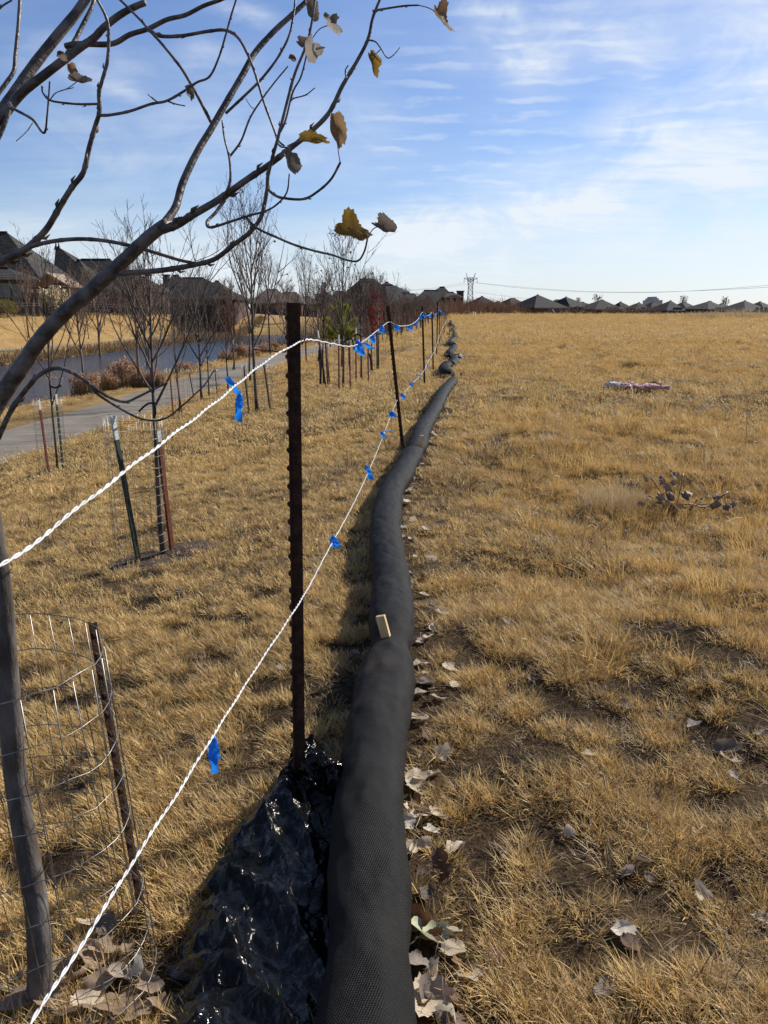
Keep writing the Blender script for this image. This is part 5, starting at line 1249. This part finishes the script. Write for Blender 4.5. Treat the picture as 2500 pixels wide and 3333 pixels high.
# ridge vents etc. are too small to see; white pipes in the field
for x, t in ((1540, 1014), (1547, 1015)):
    p = G(x, 1031); z1 = W(x, t, p.y).z; m = MB(); m.tube([(0, 0, -.1), (0, 0, z1 - p.z)], .07, 8); tag(m.build('white_pipe', MT['whitepvc'], None, False, p), 'white marker pipe standing in the dry field below the pylon', 'pipe', 'pair of white marker pipes')
p = W(1762, 1010, 200); m = MB(); q = [W(1797, 1005, 200), W(1810, 1020, 200)]; m.tube([(0, 0, 0), (1.0, 0, -1.2)], .12, 6); tag(m.build('white_pipe', MT['whitepvc'], None, False, W(1797, 1006, 229)), 'slanting white pipe before the brick walled house', 'pipe')

# ---------------------------------------------------------------- reeds, shrubs, pampas
def stalks(m, n, rx, ry, h, rg, head=0.0, lean=.16, w=.012, hw=.05, hd=None):
    for _ in range(n):
        a, r = rg.uniform(0, 6.28), math.sqrt(rg.random()); b = Vector((rx * r * math.cos(a), ry * r * math.sin(a), -.05)); hh = h * rg.uniform(.55, 1.05) * (1.1 - .45 * r)
        d = Vector((rg.gauss(0, lean), rg.gauss(0, lean), 1)); t = b + d * hh; sd = Vector((rg.uniform(-1, 1), rg.uniform(-1, 1), 0)).normalized() * w
        mid = b.lerp(t, .5) + Vector((0, 0, .03 * hh)); m.add([b - sd, b + sd, mid + sd * .8, mid - sd * .8, t + sd * .3, t - sd * .3], [(0, 1, 2, 3), (3, 2, 4, 5)])
        if head and rg.random() < .8:
            q = hd if hd is not None else m; l = head * rg.uniform(.6, 1.3)
            for k in range(9):
                o = t + d.normalized() * l * (k / 9 - .3) + Vector((rg.gauss(0, hw * .5), rg.gauss(0, hw * .5), 0)); s = hw * rg.uniform(.5, 1.1); rot = Matrix.Rotation(rg.uniform(0, 6), 3, 'Z') @ Matrix.Rotation(rg.uniform(.3, 1.4), 3, 'X')
                q.add([o + rot @ Vector(v) * s for v in ((-.5, -.3, 0), (.5, -.3, 0), (.3, .7, .1), (-.3, .7, -.1))], [(0, 1, 2, 3)])
def reed_clump(px, py, wpx, top, label, seed, n=170, mt='reed'):
    p = G(px, py); rg = random.Random(seed); s = (CAMZ - p.z) / (py - 1010); dep = p.y; rx = wpx / FPX * dep / 2; h = top_h(p, top)
    e = empty('reed_clump', p, label, 'reeds', 'russet reed clumps on the near pond bank'); st, hd = MB(), MB()
    stalks(st, n, rx, rx * .6, h * .9, rg, h * .22, .10, .011, h * .06, hd); stalks(st, n, rx * 1.1, rx * .6, h * .5, rg, 0, .35, .014)
    st.build('stalks', MT['reedtan'], e)['kind'] = 'stuff'; hd.build('seed_heads', MT[mt], e)['kind'] = 'stuff'
for k, a in enumerate([(60, 1262, 60, 1228, 'reed clump at the left edge behind the leftmost sapling'), (148, 1270, 70, 1210, 'reed clump left of the leftmost sapling stakes'), (175, 1290, 60, 1225, 'reed clump behind the leftmost sapling'), (212, 1292, 40, 1228, 'narrow reed clump standing in front of the water'),
        (282, 1288, 95, 1200, 'dense dark reed clump under the arched branch'), (352, 1276, 70, 1205, 'broad reed clump left of the tallest one'), (412, 1262, 105, 1158, 'tallest russet reed clump on the pond bank'), (452, 1262, 60, 1200, 'reed clump right of the tallest one'), (505, 1258, 70, 1195, 'reed clump behind the many stemmed sapling'),
        (600, 1212, 70, 1170, 'reed clump right of the slim sapling'), (672, 1190, 90, 1150, 'wide reed clump behind the branching sapling'), (740, 1178, 60, 1135, 'reed clump below the far bank path'), (775, 1172, 60, 1115, 'reed clump before the bright water'), (815, 1165, 70, 1120, 'reed clump behind the tallest sapling'),
        (862, 1150, 60, 1112, 'reed clump left of the round crowned tree'), (893, 1142, 36, 1105, 'slim red reed clump right of the round crowned tree'), (930, 1140, 60, 1122, 'reed clump touching the left side of the near post'), (975, 1118, 50, 1095, 'reed clump just right of the near post')]): reed_clump(*a, 300 + k)
def band(name, pts, n, hmin, hmax, mt, seed, spread=1.0, w=.02, label=None):
    rg = random.Random(seed); m = MB()
    for _ in range(n):
        i = rg.randrange(len(pts) - 1); q = Vector(pts[i]).lerp(Vector(pts[i + 1]), rg.random()); x, y = q.x + rg.gauss(0, spread), q.y + rg.gauss(0, spread); b = Vector((x, y, hz(x, y) - .05)); h = rg.uniform(hmin, hmax) * (.5 + .9 * float(fb(x * .25, y * .25, seed)))
        for k in range(4):
            t = b + Vector((rg.gauss(0, .22) * h, rg.gauss(0, .22) * h, h * rg.uniform(.6, 1))); sd = Vector((rg.uniform(-1, 1), rg.uniform(-1, 1), 0)).normalized() * w * rg.uniform(.5, 1.4); m.add([b - sd, b + sd, t + sd * .3, t - sd * .3], [(0, 1, 2, 3)])
    o = m.build(name, MT[mt]); o['kind'] = 'stuff'
    if label: o['label'] = label
    return o
def bank(u, y0, y1, st=2.0): return [(float(line(y)) + u, y, 0) for y in np.arange(y0, y1, st)]
band('far_bank_reeds', bank(-31.2, 40, 150), 3600, .25, .8, 'reedtan', 1, .55, .03, 'dry reeds and weeds along the far bank of the pond')
band('far_bank_reeds', bank(-30.9, 40, 150), 1000, .2, .5, 'brush', 2, .35, .035, 'dark weeds at the far water edge')
band('near_bank_weeds', bank(-15.5, 26, 130), 1500, .12, .4, 'reedtan', 3, .35, .016, 'low dry weeds along the near water edge')
band('field_edge_brush', [tuple(W(x, 1010, Y)) for x, Y in ((1250, 95), (1330, 108), (1420, 118), (1500, 126), (1620, 128))], 2600, 1.2, 2.6, 'rustbrush', 4, 2.2, .03, 'rusty brown brush beyond the far end of the rope fence')
band('bare_thicket', [tuple(W(x, 1010, Y)) for x, Y in ((560, 112), (700, 105), (850, 100), (1000, 96), (1130, 90), (1240, 80))], 1200, 1.6, 3.4, 'brush', 14, 3.2, .016, 'brown mass of bare twigs before the middle houses')
band('crest_weeds', [tuple(W(x, 1010, Y)) for x, Y in ((1600, 104), (1900, 102), (2200, 100), (2560, 98))], 1500, .2, .55, 'stubble', 6, 1.5, .016, 'pale weeds along the crest of the field')
band('crest_weeds', [tuple(W(x, 1010, Y)) for x, Y in ((2250, 88), (2330, 86), (2420, 88), (2500, 88))], 420, .5, 1.0, 'stubble', 7, 1.3, .02, 'taller white headed weeds before the right houses')
def shrub(px, py, wpx, top, label, mt, seed, Y=None):
    p = G(px, py) if Y is None else W(px, py, Y); rg = random.Random(seed); rx = wpx / FPX * p.y / 2; h = top_h(p, top); m = MB()
    for _ in range(700):
        u, v = rg.uniform(0, 6.28), rg.random(); q = Vector((rx * math.cos(u) * v ** .5, rx * math.sin(u) * v ** .5, h * rg.uniform(.02, 1) * (1 - .55 * v))); d = Vector((q.x * .5 + rg.gauss(0, .3), q.y * .5 + rg.gauss(0, .3), abs(rg.gauss(.4, .3)))) * .6; sd = Vector((rg.uniform(-1, 1), rg.uniform(-1, 1), 0)).normalized() * .05
        m.add([q - sd, q + sd, q + d], [(0, 1, 2)])
    tag(m.build('shrub', MT[mt], None, False, p), label, 'shrub', 'shrubs by the gardens')
shrub(20, 1020, 70, 975, 'dark green shrub behind the railing at the left edge', 'pampas', 1, 80)
for i, (x, w, t) in enumerate([(1400, 60, 985), (1455, 70, 990), (1520, 60, 994), (1630, 70, 985), (1668, 60, 975), (1700, 50, 1000), (1885, 110, 985), (2060, 90, 988), (2110, 80, 992), (1990, 60, 996)]): shrub(x, 1022, w, t, 'rusty brown leafless shrub in front of the far roofs' if i else 'rusty brown shrub behind the last fence posts', 'rustbrush' if i < 6 else 'brush', 40 + i, 205 if x > 1600 else 130)
def pampas():
    p = W(178, 1018, 89.5); p.z = hz(p.x, p.y); rg = random.Random(5); e = empty('pampas_grass', p, 'round pampas grass with cream plumes behind the railing', 'pampas grass'); h = top_h(p, 948); st, pl = MB(), MB()
    stalks(st, 900, 1.1, .9, h * .75, rg, 0, .38, .02); stalks(st, 420, 1.0, .8, h * .95, rg, h * .34, .13, .012, h * .10, pl)
    st.build('blades', MT['pampas'], e)['kind'] = 'stuff'; pl.build('plumes', MT['plume'], e)['kind'] = 'stuff'
pampas()

# ---------------------------------------------------------------- insulation scraps
def scrap(px, py, wpx, hpx, mt, label, seed, n=7):
    p = G(px, py); s = p.y / FPX; m = MB(); rg = random.Random(seed)
    for k in range(n): m.ico((rg.uniform(-.42, .42) * wpx * s, rg.uniform(-.3, .3), .09), hpx * s * rg.uniform(.4, .8), 4, (rg.uniform(1.2, 2.4), 1.5, .55), 1.2, 3.4, seed + k)
    tag(m.build('insulation_scrap', MT[mt], None, True, p), label, 'insulation')
scrap(1998, 1266, 44, 13, 'white', 'white lump at the left of the torn insulation in the field', 3, 5)
scrap(2100, 1272, 160, 14, 'pink', 'torn strip of pink insulation lying in the dry field', 9, 24)
scrap(2128, 1262, 30, 13, 'reed', 'brown paper flap on the pink insulation in the field', 29, 3)
scrap(100, 1308, 26, 14, 'pink', 'pink scrap on the pond bank at the left edge', 15, 5); scrap(78, 1312, 20, 9, 'white', 'white scrap beside the pink one on the pond bank', 17, 4)

# ---------------------------------------------------------------- fallen leaves
rg = random.Random(99)
BIG = [(1366, 2655, 112, 'paleleaf', 0, 'large pale lobed leaf flat against the near sock'), (1365, 2545, 105, 'paleleaf', 3, 'pale curled leaf right of the near sock above the large one'), (1410, 3060, 140, 'greenleaf', 1, 'pale green tinged leaf leaning on the sock'), (1535, 3190, 100, 'paleleaf', 2, 'pale leaf torn at its edge right of the green one'),
       (1400, 3270, 165, 'paleleaf', 4, 'large pale leaf at the bottom edge beside the sock'), (1430, 2840, 120, 'brownleaf', 4, 'dark red brown leaf in the shade of the sock'), (1395, 2925, 70, 'greyleaf', 3, 'curled grey leaf against the sock'), (674, 2685, 82, 'paleleaf', 0, 'lone pale leaf in the turf left of the near post'),
       (2355, 2450, 90, 'greyleaf', 3, 'curled grey leaf in the turf at the right'), (2375, 2485, 80, 'paleleaf', 4, 'pale half of the leaf pair at the right'), (1360, 2170, 60, 'paleleaf', 2, 'pale leaf tucked under the sock near its stake'), (1395, 2230, 70, 'greyleaf', 5, 'grey leaf fan beside the sock'),
       (1478, 2240, 45, 'paleleaf', 5, 'small bright leaf standing in the turf right of the sock'), (1375, 2350, 70, 'paleleaf', 3, 'crumpled pale leaf below the small bright one'), (1322, 2330, 60, 'brownleaf', 3, 'brown leaf in shade at the sock'), (2480, 3000, 60, 'paleleaf', 2, 'pale leaf half hidden in grass at the right edge'), (2020, 3040, 80, 'paleleaf', 5, 'narrow folded leaf in a dark hollow of the turf'),
       (2060, 3090, 70, 'brownleaf', 5, 'rusty narrow leaf beside the folded one'), (1620, 3130, 90, 'brownleaf', 5, 'rusty narrow leaf right of the green tinged one'), (2130, 2610, 60, 'brownleaf', 5, 'rusty narrow leaf in the middle of the right turf'), (2360, 2700, 60, 'brownleaf', 3, 'rusty narrow leaf near the right edge')]
for (x, y, s, mtn, v, lab) in BIG:
    p = G(x, y); dep = (p - Vector((0, 0, CAMZ))).length; o = lay_leaf(p.x, p.y, s / FPX * dep, v, mtn, lab, None, rg, .22, .012)
for (x, y, s, v, mtn) in [(330, 3110, 130, 0, 'leaf'), (300, 3150, 150, 3, 'leaf'), (250, 3210, 150, 1, 'paleleaf'), (330, 3230, 140, 2, 'leaf'), (390, 3290, 150, 0, 'paleleaf'), (280, 3300, 160, 3, 'leaf'), (180, 3280, 120, 4, 'brownleaf'), (450, 3180, 100, 4, 'paleleaf'), (350, 3040, 110, 5, 'greyleaf'), (290, 3030, 90, 0, 'paleleaf'),
                         (200, 3180, 120, 5, 'leaf'), (70, 3290, 140, 1, 'leaf'), (40, 3220, 110, 2, 'greyleaf'), (480, 3230, 110, 1, 'paleleaf'), (420, 3110, 80, 3, 'greyleaf'), (530, 3300, 100, 2, 'leaf'), (620, 3310, 90, 5, 'tanleaf'), (130, 3090, 90, 3, 'greyleaf'), (380, 3190, 110, 5, 'leaf'), (230, 3330, 130, 0, 'leaf'), (320, 3340, 120, 2, 'brownleaf'), (440, 3330, 120, 5, 'leaf')]:
    p = G(x, y); dep = (p - Vector((0, 0, CAMZ))).length; lay_leaf(p.x, p.y, s * .78 / FPX * dep, v, 'tanground' if rg.random() < .5 else mtn, 'one of the big pale leaves heaped inside and around the near wire cage', 'leaves heaped in the near wire cage', rg, .30, .022)
n = 0
while n < 92:                                        # along the right side of the sock
    y = 1.5 + 10 * rg.random() ** 1.5; x = float(np.interp(y, WY, WX)) + .105 + abs(rg.gauss(0, .075)); s = rg.uniform(.035, .088)
    lay_leaf(x, y, s, rg.randrange(6), 'paleleaf' if rg.random() < .45 else 'brownleaf' if rg.random() < .3 else 'leaf', 'one of the dry leaves drifted against the right side of the black sock', 'leaves drifted along the right side of the sock', rg, .45, .016); n += 1
for _ in range(24):
    y = 1.9 + 3.2 * rg.random(); x = float(np.interp(y, WY, WX)) - .13 - abs(rg.gauss(0, .12)); lay_leaf(x, y, rg.uniform(.03, .06), rg.randrange(6), 'greyleaf' if rg.random() < .6 else 'leaf', 'one of the dull leaves in the shade left of the black sock', 'leaves in the shade left of the sock', rg, .35, .015)
for _ in range(88):
    y = 1.6 + 10 * rg.random() ** 1.4; x = float(line(y)) + .75 + rg.random() * (.47 * y + .3) * .9
    lay_leaf(x, y, rg.uniform(.025, .065), rg.randrange(6), 'leaf' if rg.random() < .5 else 'greyleaf', 'one of the dry leaves scattered in the field turf right of the sock', 'leaves scattered over the right turf', rg, .45, .022)
for _ in range(36):
    y = 2.0 + 9 * rg.random(); x = float(line(y)) - .25 - rg.random() * (.45 * y) * .8
    lay_leaf(x, y, rg.uniform(.02, .05), rg.randrange(6), 'leaf' if rg.random() < .6 else 'greyleaf', 'one of the dry leaves scattered in the turf left of the rope fence', 'leaves scattered over the left turf', rg, .45, .022)
m = MB()
for _ in range(900):                                  # litter too small and far to count
    y = 10 + 34 * rg.random() ** 1.6
    side = rg.random(); x = float(np.interp(y, WY, WX)) + .1 + abs(rg.gauss(0, .25)) if side < .25 and y < 23 else float(line(y)) + (rg.uniform(.8, .45 * y) if side < .65 else -rg.uniform(.3, 7.5))
    s = rg.uniform(.02, .05); rot = Matrix.Rotation(rg.uniform(0, 6), 3, 'Z') @ Matrix.Rotation(rg.gauss(0, .7), 3, 'X'); p = Vector((x, y, hz(x, y) + .035))
    m.add([p + rot @ Vector(v) * s for v in ((-.6, 0, .1), (-.1, -.45, 0), (.5, -.2, .15), (.6, .15, .05), (.05, .5, .12))], [(0, 1, 4), (1, 2, 4), (2, 3, 4)])
o = m.build('leaf_litter', MT['litter'] if 'litter' in MT else MT['greyleaf']); o['kind'] = 'stuff'; o['label'] = 'far specks of leaf litter in the turf'

# broken branch with its leaves on the field
def fallen_branch():
    c = G(2200, 1660); e = empty('fallen_branch', c, 'broken branch with clustered grey leaves lying in the field at the right', 'branch'); Y = c.y; rb = random.Random(8)
    q = lambda px, py, dy=0: W(px, py, Y + dy) - c; m = MB()
    for pts, r in (([(2080, 1706), (2130, 1690), (2180, 1660), (2240, 1640), (2300, 1650), (2370, 1600)], .007), ([(2180, 1660), (2150, 1600), (2120, 1560), (2112, 1545)], .004), ([(2200, 1655), (2215, 1590), (2225, 1540)], .004), ([(2260, 1645), (2330, 1640), (2400, 1655)], .004), ([(2140, 1685), (2138, 1730), (2132, 1780)], .004)):
        m.tube(spline([tuple(q(a, b, .1 * math.sin(a))) for a, b in pts], 4), r, 5)
    m.build('stem', MT['limb'], e, True)
    for (x, y, s) in [(2112, 1548, 34), (2110, 1572, 30), (2186, 1552, 46), (2225, 1535, 30), (2210, 1570, 30), (2150, 1605, 40), (2200, 1605, 48), (2240, 1565, 34), (2255, 1590, 30), (2195, 1640, 55), (2225, 1650, 45), (2160, 1640, 34), (2140, 1622, 30), (2105, 1645, 32), (2265, 1655, 40), (2310, 1650, 48), (2330, 1632, 40), (2290, 1600, 36), (2232, 1600, 40), (2175, 1620, 36), (2395, 1670, 60), (2410, 1690, 40), (2360, 1735, 60), (2345, 1655, 34), (2170, 1575, 36), (2190, 1590, 40), (2215, 1625, 44), (2180, 1660, 40), (2130, 1650, 36), (2240, 1620, 36), (2275, 1640, 40), (2120, 1600, 26), (2205, 1545, 34), (2335, 1668, 34), (2370, 1640, 30), (2385, 1735, 46), (2340, 1700, 40)]:
        o = bpy.data.objects.new('leaf', leaf_data('g', rb.randrange(6), 1, 'darkleaf' if rb.random() < .7 else 'greyleaf' if rb.random() < .7 else 'paleleaf', **LV[rb.choice((1, 3, 4, 0))])); COL.objects.link(o); o.parent = e
        s *= Y / FPX * .9; o.location = q(2230 + (x - 2230) * 1.3 + rb.gauss(0, 20), y + rb.gauss(0, 10), rb.uniform(-.3, .3)); o.scale = (s, s * .8, s); o.rotation_euler = (rb.uniform(.4, 1.8), rb.uniform(-.8, .8), rb.uniform(0, 6))
fallen_branch()

def pale_clump():
    p = G(1990, 1650); e = empty('pale_grass_clump', p, 'fluffy pale grass clump left of the broken branch', 'grass clump'); m = MB(); stalks(m, 700, .28, .22, .30, random.Random(6), 0, .30, .0016)
    m.build('blades', MT['stubble'], e)['kind'] = 'stuff'
pale_clump()
# single tall weeds and straw
def weed(pix, r, label, Y=None, head=0):
    base = G(*pix[0]); c = base; e = empty('tall_weed', c, label, 'weed', 'dry weeds in the field'); m = MB(); pts = [W(a, b, base.y + .02 * i) - c for i, (a, b) in enumerate(pix)]; pts[0].z -= .03
    m.tube(spline([tuple(p) for p in pts], 6), [max(.0012, r * (1 - .6 * i / (6 * (len(pts) - 1)))) for i in range(6 * (len(pts) - 1) + 1)], 5); m.build('stem', MT['stubble'], e, True)
    if head:
        rr = random.Random(int(pix[0][0])); h = MB(); t = pts[-1]; d = (pts[-1] - pts[-2]).normalized()
        for k in range(26):
            o = t - d * head * k / 26 + Vector((rr.gauss(0, .006), rr.gauss(0, .006), 0)); s = .010; rot = Matrix.Rotation(rr.uniform(0, 6), 3, 'Z') @ Matrix.Rotation(rr.uniform(0, 2), 3, 'X'); h.add([o + rot @ Vector(v) * s for v in ((-.6, 0, 0), (0, -.4, 0), (.9, 0, 0), (0, .4, 0))], [(0, 1, 2, 3)])
        h.build('seed_head', MT['stubble'], e)
weed([(2425, 1475), (2432, 1360), (2430, 1290), (2415, 1245), (2390, 1228)], .006, 'tall hooked weed with a drooping head at the right', head=.07)
weed([(2430, 1362), (2415, 1352), (2390, 1370), (2366, 1392)], .005, 'arched bare weed stem beside the hooked one')
weed([(2470, 1485), (2330, 1480), (2230, 1455), (2172, 1438)], .007, 'long straw stem lying across the field at the right', )
weed([(2320, 1412), (2300, 1400), (2285, 1388), (2270, 1382)], .008, 'pale forked straw in the field below the pink insulation')
weed([(1530, 1512), (1560, 1486), (1600, 1470), (1632, 1463)], .006, 'pale straw stem right of the second post'); weed([(1655, 1345), (1690, 1340), (1735, 1340)], .006, 'thin rusty straw lying in the middle of the field'); weed([(1595, 1700), (1640, 1650), (1690, 1580), (1740, 1530)], .003, 'fine bent grass stem in the field right of the sock')
for k, (x, y, t) in enumerate([(1780, 1500, 1350), (1795, 1490, 1330), (1806, 1495, 1320), (1820, 1492, 1340), (1828, 1490, 1345), (1842, 1495, 1300), (1850, 1492, 1310), (1765, 1500, 1395), (1812, 1500, 1370), (1835, 1500, 1385), (1876, 1440, 1320), (1902, 1440, 1315), (1880, 1500, 1420), (1770, 1480, 1420), (1860, 1505, 1400)]):
    weed([(x, y), (x + 2 * math.sin(k), (y + t) / 2), (x + 5 * math.sin(k * 2.1), t)], .0028, 'one of the fine pale seed grasses standing in a loose tuft in the field', head=.12)
rs = random.Random(31); m = MB()
for _ in range(420):                                  # loose straw lying about the field
    y = 6 + 55 * rs.random() ** 1.4; x = float(line(y)) + .8 + rs.random() * (.5 * y); p = Vector((x, y, hz(x, y) + rs.uniform(.03, .12))); a = rs.uniform(0, 6.28); l = rs.uniform(.08, .35); d = Vector((math.cos(a), math.sin(a), rs.gauss(.15, .3))) * l
    if fb(x * .22, y * .22, 55) < .5 and rs.random() < .75: continue
    m.tube([p, p + d * .5 + Vector((0, 0, .03 * rs.random())), p + d], .0022 + .0003 * y * .8, 3)
o = m.build('loose_straw', MT['stubble']); o['kind'] = 'stuff'; o['label'] = 'loose straw stems lying about the field'
